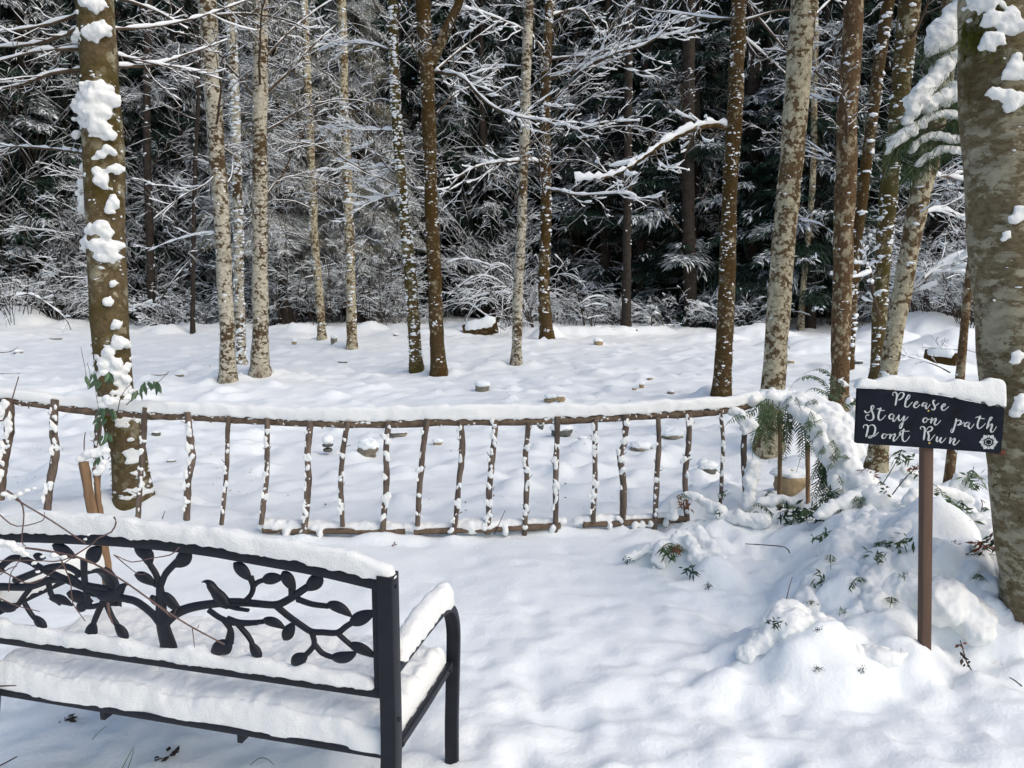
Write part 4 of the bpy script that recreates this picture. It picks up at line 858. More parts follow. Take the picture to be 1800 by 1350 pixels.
for k, (a, b_, dz) in enumerate((((462, 931), (712, 935), .0), ((728, 935), (985, 924), 0), ((1025, 922), (1208, 912), 0))):
    P = spline([fpt(a[0], a[1], -.02), fpt((a[0] + b_[0]) / 2, (a[1] + b_[1]) / 2 + 1, -.02), fpt(b_[0], b_[1], -.02)], step=.05)
    m = MB(); tube(m, P, .019, sides=12, rough=.004, rscale=25, seed=k + 9); m.build('bottom_rail', M['rail'], fence)
    P2 = spline(P[::3], step=.014); m = MB()
    for q in P2[::2]:
        r_ = .036 * (1 + .5 * float(fbm(q[None], 5, 2, 77)[0])); blob(m, q + [rngf.normal(0, .008), .030, .018], (r_ * 1.2, r_ * 1.0, max(.012, r_ * .9)), 1, int(rngf.integers(999)), .3)
        if rngf.random() < .12: blob(m, q + [rngf.normal(0, .02), -.02, -.012], (.022, .022, .03), 1, int(rngf.integers(999)), .3)
    remeshed(m, 'snow', M['snow_near'], fence, .009, 2, .003, 40)
# thin posts under the fern arch
for k, (pts, w) in enumerate((([(1370, 725), (1371, 800), (1369, 905)], 8), ([(1420, 782), (1420, 880)], 8))):
    P = spline([at_d(a, b_, 4.7) for a, b_ in pts], step=.05); o = thing('bamboo_stake', (P[-1][0], P[-1][1], gz(P[-1][0], P[-1][1])), ('tall tan stake standing under the snow laden fern arch', 'short tan stake right of the taller stake under the fern arch')[k], 'stake')
    P = np.vstack([P, [P[-1] - [0, 0, .15]]]); m = MB(); tube(m, P, w / 2 * 4.7 / FPX, sides=10, ref=(0, 1, 0), rough=.001); m.build('cane', M['split'], o)
#PART4
# ------------------------------------------------------------------ bench
BO = np.array([-.303, 1.745, 0.0]); YAW = .245
BU = np.array([-math.cos(YAW), math.sin(YAW), 0]); BN = np.array([math.sin(YAW), math.cos(YAW), 0]); ZU = np.array([0, 0, 1.0])
bench = thing('garden_bench', BO, 'black metal garden bench with cast leaf and bird backrest, loaded with snow', 'bench')
def bp(px, py, off=0.0): return on_plane(px, py, BO + BN * off, BN)
def bw(a, b_, z): return BO + BU * a + BN * b_ + ZU * z
def metal(mb, name, parent=None, bev=.0025):
    o = mb.build(name, M['metal'], parent or bench, ORG[bench.name], smooth=False)
    if bev:
        m = o.modifiers.new('b', 'BEVEL'); m.width = bev; m.segments = 2; m.limit_method = 'ANGLE'; m.angle_limit = math.radians(40)
    return o
LB = 1.262                                        # bench length between the back posts
trail = [(655, 1021), (560, 1000), (450, 980), (370, 966), (296, 957), (220, 950), (150, 946), (75, 943), (0, 942)]
RP = [bp(*q) for q in trail]
end_z = RP[0][2]; aL = lambda P: float(np.dot(P - BO, BU))
RP = RP + [bw(LB - .015, 0, end_z + .012)]
RP = [bw(.02, 0, end_z - .004)] + RP[1:]
RPs = spline(RP, step=.03)
m = MB(); tube(m, RPs, .0150, .0125, 4, ref=BN, square=True); metal(m, 'top_rail')
zl = bp(640, 1212)[2]; m = MB(); tube(m, np.array([bw(.02, 0, zl), bw(LB - .02, 0, zl)]), .0125, .0115, 4, ref=BN, square=True); metal(m, 'lower_rail')
zs = bp(670, 1325)[2]; m = MB(); tube(m, np.array([bw(.01, .005, zs), bw(LB - .01, .005, zs)]), .0095, .012, 4, ref=BN, square=True); metal(m, 'seat_rail')
m = MB(); tube(m, np.array([bw(.01, .452, zs), bw(LB - .01, .452, zs)]), .010, .012, 4, ref=BN, square=True); metal(m, 'seat_rail')
ztop = bp(686, 1009)[2]
for a0 in (0.0, LB):
    sg = 1 if a0 == 0 else -1
    P = spline([bw(a0, -.075, -.06), bw(a0, -.045, .12), bw(a0, -.012, .27), bw(a0, 0, .38), bw(a0, 0, .6), bw(a0, 0, ztop)], step=.04)
    m = MB(); tube(m, P, .0205, .0225, 4, ref=BN, square=True); metal(m, 'back_post')
    m = MB(); tube(m, np.array([bw(a0 + sg * .031, 0, zl - .005), bw(a0 + sg * .031, 0, ztop - .02)]), .0085, .010, 4, ref=BN, square=True); metal(m, 'panel_upright')
    P = spline([bw(a0, .02, .555), bw(a0, .18, .556), bw(a0, .32, .553), bw(a0, .385, .546), bw(a0, .44, .525), bw(a0, .475, .485), bw(a0, .492, .43), bw(a0, .490, .36), bw(a0, .478, .25), bw(a0, .466, .12), bw(a0, .463, -.06)], step=.018)
    m = MB(); tube(m, P, .0115, .0205, 4, ref=BU, square=True); metal(m, 'armrest')
    m = MB(); tube(m, np.array([bw(a0, .012, zs), bw(a0, .24, zs - .004), bw(a0, .462, zs)]), .0125, .008, 4, ref=BU, square=True); metal(m, 'side_rail')
    for q in (.05, .43):
        m = MB(); blob(m, bw(a0 - sg * .009, q, zs), .006, 1, 3, 0); m.build('bolt', M['metal'], bench)
    m = MB(); blob(m, bw(a0 - sg * .021, 0.0, ztop - .03), .005, 1, 3, 0); blob(m, bw(a0 - sg * .021, 0.0, .43), .006, 1, 3, 0); m.build('bolt', M['metal'], bench)
for j in range(5):
    m = MB(); tube(m, np.array([bw(.015, .07 + j * .082, zs + .004), bw(LB - .015, .07 + j * .082, zs + .004)]), .008, .022, 4, ref=BN, square=True); metal(m, 'seat_slat')
for px in (188, 428):
    P0 = on_plane(px, 1256 if px < 300 else 1298, BO + BN * .012, BN); a0 = aL(P0)
    m = MB(); tube(m, np.array([bw(a0, -.004, zs - .018), bw(a0, .45, zs - .018)]), .008, .015, 4, ref=(0, 0, 1), square=True); metal(m, 'support_bar')
# cast panel: traced from two enlargements (pixels of crop / 2.7 + its corner)
def A_(x, y): return (x / 2.7, 850 + y / 2.7)
def B_(x, y): return (400 + x / 2.7, 850 + y / 2.7)
def wpx(p): return (p[1] + 0.14 * 0) / FPX * 1.04
def vine(mb, f, pts, w0, w1=None, th=.0065):
    w1 = w1 or w0; P = spline([bp(*f(*q)) for q in pts], step=.012); k = P[:, 1] / FPX * 1.25 / 2.7 / 2
    tube(mb, P, np.linspace(w0, w1, len(P)) * k, th, 10, ref=BN)
def leafp(mb, f, p0, p1, w, bend=0.0):
    a, b_ = bp(*f(*p0)), bp(*f(*p1)); t = np.linspace(0, 1, 13)
    side = norm(np.cross(b_ - a, BN)); L = np.linalg.norm(b_ - a)
    P = a + (b_ - a) * t[:, None] + side * (np.sin(t * math.pi) * bend * L)[:, None]
    prof = np.sin(np.clip(t * 1.0, 0, 1) ** .8 * math.pi) ** .75 * .5 + .06
    tube(mb, P, np.maximum(prof * .82 * w / 2.7 * a[1] / FPX * 1.05, .0015), np.maximum(prof, .2) * .016, 12, ref=BN)
VA = [([(800, 795), (800, 770), (780, 700), (768, 640), (765, 590), (762, 530), (758, 480)], 90, 34), ([(758, 490), (740, 430), (715, 390), (695, 350)], 28, 24), ([(765, 480), (785, 430), (820, 390), (850, 360)], 28, 28), ([(780, 665), (830, 620), (900, 590), (1000, 572), (1080, 567), (1150, 567), (1240, 572)], 42, 28),
      ([(990, 600), (1050, 640), (1130, 665), (1220, 660)], 24, 22), ([(1060, 645), (1095, 695), (1098, 745), (1080, 780)], 24, 20), ([(1130, 670), (1180, 725), (1205, 780)], 22, 20), ([(1190, 440), (1202, 490), (1190, 530), (1168, 560)], 24, 20), ([(855, 600), (845, 615)], 26, 26), ([(735, 478), (758, 482)], 26, 26),
      ([(760, 665), (720, 615), (650, 562), (590, 545), (500, 525), (420, 500), (300, 450), (200, 405), (130, 365), (60, 355), (0, 400), (-30, 440)], 36, 28), ([(500, 540), (470, 600), (445, 660)], 30, 24), ([(500, 560), (530, 630), (555, 670)], 26, 22), ([(70, 462), (150, 430), (240, 397), (320, 395), (385, 432)], 30, 26),
      ([(-30, 500), (0, 490), (130, 490), (230, 460), (300, 455), (400, 480), (520, 500)], 34, 26), ([(230, 470), (245, 530), (290, 570)], 24, 22), ([(380, 580), (430, 585), (480, 575)], 22, 22), ([(30, 595), (80, 580), (110, 540), (150, 490)], 22, 22), ([(115, 565), (145, 615), (165, 640)], 20, 18), ([(398, 360), (400, 440), (410, 520), (425, 580)], 32, 24)]
VB = [([(108, 450), (122, 490), (110, 530), (85, 555)], 24, 22), ([(118, 495), (140, 470), (180, 455)], 22, 20), ([(0, 562), (60, 562), (140, 570), (230, 575), (290, 550), (350, 510), (380, 490)], 34, 30), ([(302, 500), (302, 530), (290, 555)], 26, 22), ([(330, 548), (400, 572), (480, 582)], 26, 22), ([(230, 580), (290, 630), (360, 680), (400, 703), (450, 706), (520, 708), (560, 680), (600, 655)], 30, 24),
      ([(0, 640), (50, 657), (110, 660), (170, 655)], 24, 20), ([(60, 680), (100, 730), (125, 775)], 22, 18), ([(520, 708), (560, 745), (590, 770)], 22, 20), ([(398, 700), (412, 760), (385, 800), (360, 820)], 24, 22), ([(410, 760), (450, 805), (500, 825)], 24, 20), ([(0, 740), (12, 690), (0, 655)], 20, 20)]
LA = [((690, 300), (712, 395), 78, 0), ((640, 290), (715, 372), 60, 0), ((905, 325), (830, 395), 82, 0), ((640, 432), (742, 486), 62, .08), ((716, 530), (750, 580), 40, 0), ((778, 515), (862, 605), 64, -.08), ((1010, 815), (1108, 755), 78, .1), ((1120, 375), (1192, 455), 66, 0), ((420, 745), (450, 655), 74, 0), ((606, 742), (545, 660), 64, 0), ((235, 545), (345, 580), 52, .1),
      ((415, 370), (480, 300), 84, 0), ((250, 290), (362, 352), 70, 0), ((318, 520), (440, 560), 70, 0), ((370, 605), (420, 540), 60, 0), ((-10, 575), (72, 600), 60, 0), ((220, 692), (155, 625), 60, 0), ((60, 462), (160, 425), 30, 0), ((320, 425), (420, 520), 30, 0), ((160, 340), (215, 355), 40, 0)]
LB_ = [((30, 375), (112, 460), 66, 0), ((165, 462), (265, 448), 64, .05), ((262, 415), (320, 510), 76, .0), ((450, 440), (370, 505), 80, 0), ((470, 572), (590, 632), 62, .1), ((580, 665), (700, 605), 76, 0), ((165, 650), (275, 690), 54, .1), ((268, 742), (315, 660), 68, 0), ((155, 835), (108, 750), 62, 0), ((575, 762), (705, 825), 62, .05), ((305, 855), (380, 810), 74, 0), ((490, 822), (612, 800), 66, -.1), ((-20, 810), (15, 740), 62, 0)]
for pts, a, b_ in VA: m = MB(); vine(m, A_, pts, a, b_); m.build('vine_stem', M['metal'], bench, ORG[bench.name])
for pts, a, b_ in VB: m = MB(); vine(m, B_, pts, a, b_); m.build('vine_stem', M['metal'], bench, ORG[bench.name])
for q in LA: m = MB(); leafp(m, A_, *q); m.build('cast_leaf', M['metal'], bench, ORG[bench.name])
for q in LB_: m = MB(); leafp(m, B_, *q); m.build('cast_leaf', M['metal'], bench, ORG[bench.name])
# the far end of the panel, beyond the frame, ends in the same kind of leaves
for (a0, z0, a1, z1) in ((1.19, .60, 1.245, .64), (1.17, .70, 1.245, .74), (1.18, .55, 1.24, .53)):
    m = MB(); t = np.linspace(0, 1, 11); P = bw(a0, 0, z0) + (bw(a1, 0, z1) - bw(a0, 0, z0)) * t[:, None]; pr = np.sin(t * math.pi) * .012 + .002; tube(m, P, pr, .007, 10, ref=BN); m.build('cast_leaf', M['metal'], bench, ORG[bench.name])
def bird(f, pts, rad, tail, tw):
    m = MB(); P = spline([bp(*f(*q)) for q in pts], step=.008); s_ = np.linspace(0, 1, len(pts)); k = P[:, 1] / FPX * 1.03 / 2.7 / 2
    R = np.interp(np.linspace(0, 1, len(P)), s_, rad) * k; tube(m, P, R, np.minimum(R, .011), 12, ref=BN)
    P = spline([bp(*f(*q)) for q in tail], step=.01); k = P[:, 1] / FPX * 1.03 / 2.7 / 2; tube(m, P, np.linspace(tw, tw * .6, len(P)) * k, .006, 8, ref=BN)
    m.build('cast_bird', M['metal'], bench, ORG[bench.name])
bird(A_, [(956, 469), (975, 464), (992, 472), (1012, 500), (1035, 530), (1060, 558), (1090, 580)], [3, 20, 44, 50, 72, 70, 40], [(1070, 575), (1120, 592), (1180, 602)], 28)
bird(A_, [(622, 482), (600, 478), (578, 492), (560, 515), (535, 530), (500, 535), (460, 530)], [3, 22, 48, 62, 66, 52, 20], [(520, 530), (460, 530), (410, 520)], 28)
# snow on the bench
m = MB(); P = spline(RP, step=.010); hh = np.interp(np.linspace(0, 1, len(P)), [0, .05, .4, .7, 1], [.034, .044, .046, .050, .055])
P = np.vstack([bw(-.022, 0, P[0][2] + .002), bw(-.01, 0, P[0][2]), P]); hh = np.concatenate([[.03, .032], hh])
snow_cap(m, P + ZU * .0165, .020, hh, 41, m=22, power=.6, under=.10, lump=.17, lscale=10); m.build('snow', M['snow_near'], bench)
m = MB(); P = spline([bw(.035, 0, zl + .011), bw(LB * .5, 0, zl + .011), bw(LB - .03, 0, zl + .011)], step=.010)
snow_cap(m, P, .019, np.interp(np.linspace(0, 1, len(P)), [0, .15, .5, 1], [.020, .036, .042, .04]), 43, m=18, power=.75, under=.05, lump=.30, lscale=12); m.build('snow', M['snow_near'], bench)
for a0 in (0, LB):
    m = MB(); P = spline([bw(a0, .028, .566), bw(a0, .18, .568), bw(a0, .33, .565), bw(a0, .405, .554), bw(a0, .442, .535)], step=.010)
    snow_cap(m, P, .029, np.interp(np.linspace(0, 1, len(P)), [0, .2, .7, .9, 1], [.045, .052, .062, .062, .05]), 45, m=22, power=.75, under=.22, lump=.16, lscale=12); m.build('snow', M['snow_near'], bench)
def slab(fn, La, Lb, na, nb_, hfn, wr):
    a = np.linspace(0, 1, na); b_ = np.linspace(0, 1, nb_)
    a = (a - .5) * 2; a = np.sign(a) * (1 - (1 - np.abs(a)) ** 1.12) * .5 + .5; b_ = (b_ - .5) * 2; b_ = np.sign(b_) * (1 - (1 - np.abs(b_)) ** 1.5) * .5 + .5
    Ag, Bg = np.meshgrid(a * La, b_ * Lb, indexing='ij')
    e = np.minimum(np.minimum(Ag, La - Ag), np.minimum(Bg, Lb - Bg)); k = np.clip(e / wr, 0, 1); k = (1 - (1 - k) ** 2.6) ** .5
    H = hfn(Ag, Bg) * k
    top = fn(Ag, Bg, H); bot = fn(Ag, Bg, np.zeros_like(H) - .006)
    n, mm = Ag.shape; idx = np.arange(n * mm).reshape(n, mm); F = np.stack([idx[:-1, :-1], idx[1:, :-1], idx[1:, 1:], idx[:-1, 1:]], -1).reshape(-1, 4)
    m = MB(); m.add(top.reshape(-1, 3), F); m.add(bot.reshape(-1, 3), F[:, ::-1])
    ring = np.concatenate([idx[:, 0], idx[-1, 1:], idx[-2::-1, -1], idx[0, -2:0:-1]]); r2 = np.roll(ring, -1); off = n * mm
    m.add(np.vstack([top.reshape(-1, 3), bot.reshape(-1, 3)]), np.stack([ring, ring + off, r2 + off, r2], -1))
    return m
def seat_fn(a, b_, h):
    wob = fbm(np.stack([a, b_ * .2, h], -1), 14, 3, 3) * .006 * np.clip(1 - b_ / .04, 0, 1)
    P = BO + BU * (a[..., None] + .012) + BN * ((b_ - .006 + wob)[..., None]) + ZU * ((zs + .011 + h)[..., None]); return P
def seat_h(a, b_):
    p = np.stack([a, b_, 0 * a], -1)
    rd = np.abs(np.sin((b_ - .025) / .082 * math.pi)) ** .6
    sc_ = .5 + .5 * fbm(p * np.array([1, .6, 1]), 17, 2, 6)
    return .060 + .012 * rd + .010 * sc_ + .010 * fbm(p, 5, 3, 7) + .003 * fbm(p, 40, 2, 9) - .012 * np.clip((.12 - a) / .12, 0, 1)
slab(seat_fn, LB - .024, .462, 260, 90, seat_h, .035).build('snow', M['snow_near'], bench)

# ------------------------------------------------------------------ sign
SY = 2.80
sb = at_d(1624, 1163, SY); sign = thing('path_sign', (sb[0], SY, gz(sb[0], SY)), 'dark board sign with white script lettering on a brown post, thick snow on top', 'sign')
def sp(px, py, off=0.0):      # along the board's own plane
    p = at_d(px, py, SY); return np.array([p[0], SY - off, p[2]])
P = np.array([at_d(1624, 1190, SY + .022), at_d(1624.5, 1163, SY + .022), at_d(1626, 1000, SY + .022), at_d(1628, 800, SY + .022), at_d(1629, 705, SY + .022)])
m = MB(); tube(m, spline(P, step=.08), .0188, .0188, 4, ref=(0, 1, 0), square=True); po = m.build('post', M['post'], sign, smooth=False); md = po.modifiers.new('b', 'BEVEL'); md.width = .003; md.segments = 2; md.limit_method = 'ANGLE'
poly = [(1507, 683), (1533, 684), (1560, 685.5), (1587, 687.5), (1614, 690), (1640, 693.5), (1667, 698), (1693, 703.5), (1728, 710), (1762.5, 716.5), (1760, 757), (1756, 796), (1690, 791), (1620, 786), (1560, 782), (1503, 778), (1505, 730)]
n = len(poly); TH_ = .010; f0 = np.array([sp(x, y, TH_) for x, y in poly]); f1 = f0 + [0, 2 * TH_, 0]
m = MB(); m.add(np.vstack([f0, f1]), [[i, i + n, (i + 1) % n + n, (i + 1) % n] for i in range(n)])
me_ = m; me_.add(f0, [list(range(n))]); me_.add(f1, [list(range(n))[::-1]])
bd = me_.build('board', M['board'], sign, smooth=False); md = bd.modifiers.new('b', 'BEVEL'); md.width = .0012; md.segments = 2; md.limit_method = 'ANGLE'; md.angle_limit = math.radians(50)
def c5(x, y): return (1480 + x / 5.625, 640 + y / 5.625)
def stroke(mb, pts, w=13):
    P = spline([(x, y, 0) for x, y in pts], n=6)[:, :2]
    T = np.gradient(P, axis=0); T = T / np.maximum(np.linalg.norm(T, axis=1, keepdims=True), 1e-6); N = np.stack([-T[:, 1], T[:, 0]], -1)
    down = np.clip(T[:, 1] * 1.0, 0, 1); W = w * (.40 + .60 * down); W = np.convolve(np.pad(W, 2, mode='edge'), np.ones(5) / 5, 'valid')
    W[0] *= .6; W[-1] *= .5
    a = P + N * W[:, None] / 2; b_ = P - N * W[:, None] / 2; k = len(P)
    V = [sp(*c5(*q), TH_ + .0009 + .00002 * (len(mb.V) % 7)) for q in np.vstack([a, b_])]
    mb.add(V, [[i, i + 1, i + 1 + k, i + k] for i in range(k - 1)])
def LL(*p): return [((1500 + x / 12.857 - 1480) * 5.625, (680 + y / 12.857 - 640) * 5.625) for x, y in p]
def RR(*p): return [((1610 + x / 11.25 - 1480) * 5.625, (680 + y / 11.25 - 640) * 5.625) for x, y in p]
WORDS = {
 'please': [LL((868, 195), (855, 145), (890, 112), (930, 120), (952, 170), (945, 260), (915, 412)), LL((960, 255), (985, 175), (1040, 120), (1098, 130), (1105, 180), (1060, 250), (990, 290)), LL((1170, 295), (1230, 240), (1248, 185), (1215, 175), (1170, 250), (1140, 360), (1140, 428), (1190, 445), (1240, 400), (1305, 330)),
    LL((1355, 395), (1415, 362), (1418, 322), (1378, 338), (1340, 400), (1345, 448), (1390, 460), (1430, 430), (1475, 385)), LL((1612, 362), (1560, 350), (1520, 400), (1535, 425), (1590, 400), (1622, 350), (1600, 430), (1615, 485), (1650, 460), (1705, 380)),
    RR((352, 264), (322, 258), (308, 300), (330, 350), (346, 400), (322, 440), (285, 442), (282, 415)), RR((355, 362), (390, 340), (425, 308)), RR((490, 395), (545, 358), (548, 330), (512, 338), (480, 380), (480, 430), (515, 456), (560, 430), (620, 375))],
 'stay': [LL((385, 520), (430, 465), (432, 420), (400, 416), (374, 450), (382, 520), (415, 600), (425, 680), (395, 735), (320, 747), (260, 715), (250, 660), (285, 622), (328, 632)), LL((225, 525), (250, 565), (300, 572), (350, 535), (385, 500)), LL((592, 458), (560, 540), (535, 640), (540, 715), (580, 740), (640, 700), (700, 625)), LL((500, 492), (545, 485), (600, 520), (682, 522)),
    LL((882, 640), (850, 600), (800, 620), (775, 670), (800, 712), (850, 690), (888, 628), (862, 700), (872, 762), (905, 755), (965, 662)), LL((1000, 620), (985, 690), (1010, 752), (1060, 720), (1112, 642)), LL((1124, 640), (1102, 720), (1075, 830), (1042, 915), (1010, 917), (1018, 855), (1088, 775), (1150, 730), (1207, 660))],
 'on': [RR((168, 600), (125, 620), (110, 660), (130, 692), (175, 680), (192, 640), (166, 602), (210, 636), (250, 622)), RR((286, 598), (276, 650), (263, 712)), RR((270, 690), (318, 632), (360, 614), (364, 642), (336, 700), (352, 742), (395, 726), (462, 648))],
 'path': [RR((768, 615), (752, 700), (722, 800), (692, 880), (665, 888), (658, 852), (690, 812)), RR((770, 672), (812, 650), (852, 662), (850, 702), (808, 745), (775, 735)), RR((800, 748), (850, 736), (890, 712), (925, 680)), RR((1022, 702), (985, 690), (940, 720), (930, 762), (970, 766), (1010, 722), (1028, 688), (1002, 760), (1022, 812), (1062, 800), (1117, 720)),
    RR((1242, 558), (1210, 640), (1185, 720), (1186, 790), (1222, 812), (1272, 780), (1342, 710)), RR((1140, 602), (1190, 584), (1232, 610), (1326, 620)), RR((1400, 695), (1450, 640), (1475, 595), (1440, 600), (1410, 670), (1364, 822)), RR((1385, 792), (1430, 740), (1472, 728), (1462, 790), (1442, 850), (1466, 886), (1512, 850), (1560, 768))],
 'dont': [LL((205, 922), (200, 870), (250, 845), (295, 870), (300, 930), (255, 1122)), LL((300, 920), (332, 870), (400, 845), (450, 880), (466, 950), (440, 1050), (382, 1120), (330, 1142), (308, 1120), (360, 1095), (445, 1098), (542, 1008)), LL((682, 1050), (640, 1060), (618, 1110), (640, 1152), (690, 1132), (712, 1082), (682, 1050), (724, 1070), (782, 1055)),
    LL((812, 1048), (802, 1100), (788, 1164)), LL((795, 1132), (850, 1072), (900, 1048), (910, 1080), (876, 1150), (882, 1212), (922, 1190), (997, 1098)), LL((1004, 1016), (1026, 1046), (1004, 1092)), LL((1012, 1022), (1032, 1048), (1012, 1084)), LL((1112, 932), (1090, 1010), (1075, 1110), (1085, 1190), (1130, 1222), (1190, 1180), (1242, 1095)), LL((1020, 996), (1080, 974), (1120, 990), (1237, 986))],
 'run': [RR((66, 832), (60, 790), (100, 774), (140, 800), (145, 860), (122, 1042)), RR((165, 885), (195, 812), (245, 775), (292, 800), (270, 852), (202, 882)), RR((200, 870), (225, 960), (214, 1040), (246, 1047), (292, 1000), (347, 928)), RR((396, 968), (375, 1040), (400, 1072), (440, 1020), (468, 982)), RR((472, 984), (446, 1050), (470, 1092), (512, 1060), (567, 994)), RR((656, 988), (647, 1040), (634, 1112)), RR((640, 1092), (690, 1030), (730, 1008), (736, 1040), (706, 1100), (730, 1138), (772, 1110), (832, 1042))]}
for wd, strokes in WORDS.items():
    m = MB()
    for s_ in strokes: stroke(m, s_, 18)
    o = m.build('lettering', M['paint'], bd, ORG[sign.name], smooth=False)
m = MB()
def petal(prof, ang):
    d = np.array([math.cos(ang), math.sin(ang)]); s_ = np.array([-d[1], d[0]]); c = np.array([1432, 765.0])
    q = [d * r + s_ * w for r, w in prof] + [d * r - s_ * w for r, w in prof[::-1]]
    m.add([sp(*c5(c[0] + p[0], c[1] + p[1] * .86), TH_ + .0009) for p in q], [list(range(len(q)))])
for k in range(6):
    petal([(48, 6), (52, 18), (64, 23), (78, 19), (86, 9), (94, 2)], k * math.pi / 3); petal([(46, 3), (58, 5), (72, 13), (80, 10)], k * math.pi / 3 + math.pi / 6)
for r0, r1, gaps in ((27, 34, 0),):
    a = np.linspace(0, 2 * math.pi, 33); V = [sp(*c5(1432 + r * math.cos(t), 765 + .86 * r * math.sin(t)), TH_ + .0009) for r in (r0, r1) for t in a]
    m.add(V, [[i, i + 1, i + 34, i + 33] for i in range(32) if i % 4 != 3])
m.build('flower_emblem', M['paint'], bd, ORG[sign.name], smooth=False)
for q in ((838, 458), (848, 775)):
    m = MB(); blob(m, sp(*c5(*q), TH_ + .001), (.0042, .002, .0042), 2, 1, 0); m.build('screw', M['brass'], bd, ORG[sign.name])
m = MB(); box(m, sp(1757, 796, -.012), .030, .03, .012, bev=.002); blob(m, sp(1766, 797, -.01), (.012, .01, .009), 1, 2, .3); m.build('bracket', M['rust'], sign)
tops = [(1503, 684), (1507, 683), (1533, 684), (1560, 685.5), (1587, 687.5), (1614, 690), (1640, 693.5), (1667, 698), (1693, 703.5), (1728, 710), (1762, 716), (1767, 718)]
P = spline([sp(x, y, 0) for x, y in tops], step=.006); P = P[:, :] + [0, 0, .001]
xs = np.array([1503, 1520, 1538, 1560, 1600, 1635, 1647, 1665, 1690, 1720, 1750, 1767]); hs = np.array([12, 19, 14, 23, 26, 30, 24, 26, 33, 39, 44, 42])
pxs = np.array([900 + FPX * p[0] / (p[1] * math.cos(PITCH) + (CAM_H - p[2]) * math.sin(PITCH)) for p in P])
m = MB(); snow_cap(m, P + [0, .004, .0035], .019, np.interp(pxs, xs, hs) * SY / FPX, 51, m=26, power=.5, under=.01, lump=.035, lscale=7); m.build('snow', M['snow_near'], sign)

# ------------------------------------------------------------------ ferns and the snow lying on them
def frond(mb, P, pl, rng, droop=.35, dens=55, fold=.2):
    P = spline(P, step=.015); L = np.concatenate([[0], np.cumsum(np.linalg.norm(np.diff(P, axis=0), axis=1))]); n = max(12, int(L[-1] * dens))
    tube(mb, P, np.linspace(.0032, .001, len(P)), sides=5, cap=False)
    u = np.linspace(.10, .99, n) * L[-1]; c = np.stack([np.interp(u, L, P[:, k]) for k in range(3)], -1)
    T, N, Bv = frames(c)
    s_ = u / L[-1]; pr = pl * np.sin(np.clip(s_ * 1.05 + .12, 0, 1) * math.pi) ** .6
    for sg in (-1, 1):
        D = norm(N * sg + T * .35 + rng.normal(0, .10, (n, 3)) - np.array([0, 0, 1]) * droop)
        W = norm(T + rng.normal(0, .1, (n, 3))); b0 = c; l = pr * rng.uniform(.8, 1.1, n)
        blades(mb, b0, D, W, l, l * .085 + .0012, fold)
rngn = np.random.default_rng(21)
def fern(base, lab, fr, snow_spec=(), voxel=.010, pl=.06, rough=.004, leaf_shade_clump=(), grp='snow laden sword ferns'):
    b_ = at_z(base[0], base[1], 0); z = gz(b_[0], b_[1]); th = thing('sword_fern', (b_[0], b_[1], z), lab, 'fern', grp)
    for pts in fr:
        m = MB(); frond(m, [at_d(*q) for q in pts], pl, rngn); m.build('frond', M['fern'], th)
    for (px, py, Y, r, mt) in leaf_shade_clump:  # leaf tufts; the darkest stand in for shade in hollows under the snow
        m = MB(); c = at_d(px, py, Y); rr = r * Y / FPX
        rr *= 1.35; k = 26; bb = c + rngn.normal(0, .45, (k, 3)) * rr * [1, .4, .7]; D = norm(rngn.normal(0, 1, (k, 3)) * [1, .6, .8]); W = norm(np.cross(D, rngn.normal(0, 1, (k, 3)))); blades(m, bb, D, W, np.full(k, rr * .9), np.full(k, rr * .12), .2); m.build('leaf_or_shade_tuft', M[mt], th)
    for spec in snow_spec:
        m = MB(); prev = None
        for k, q in enumerate(spec):
            px, py, Y, r = q; c = at_d(px, py, Y); rr = r * Y / FPX
            steps = [(c, rr)] if prev is None else [(prev[0] + (c - prev[0]) * t, prev[1] + (rr - prev[1]) * t) for t in np.linspace(0, 1, max(2, int(np.linalg.norm(c - prev[0]) / (min(rr, prev[1]) * .6))))[1:]]
            for cc, r_ in steps:
                o = rngn.normal(0, .12, 3) * r_; blob(m, cc + o, (r_ * rngn.uniform(.9, 1.1), r_ * .9, r_ * rngn.uniform(.75, .9)), 2, int(rngn.integers(999)), .16 if r_ < .05 else .10)
                for e in range(3):      # snow caught on single leaflets sticks out in fingers
                    an = rngn.uniform(0, 6.28); dv = np.array([math.cos(an), -abs(math.sin(an)) * .5, 0]); q_ = cc + dv * r_ * .75 + [0, 0, rngn.uniform(-.3, .3) * r_]; gl = rngn.uniform(.3, .7) * min(r_, .06)
                    for t in range(4): blob(m, q_ + (dv * .7 + np.array([0, 0, -.55])) * gl * t / 2.0, np.full(3, min(r_, .06) * (.24 - .04 * t)), 1, int(rngn.integers(999)), .25)
            prev = (c, rr)
        remeshed(m, 'snow', M['snow_near'], th, voxel * .85, 9, rough * 2.6, 21)
    return th
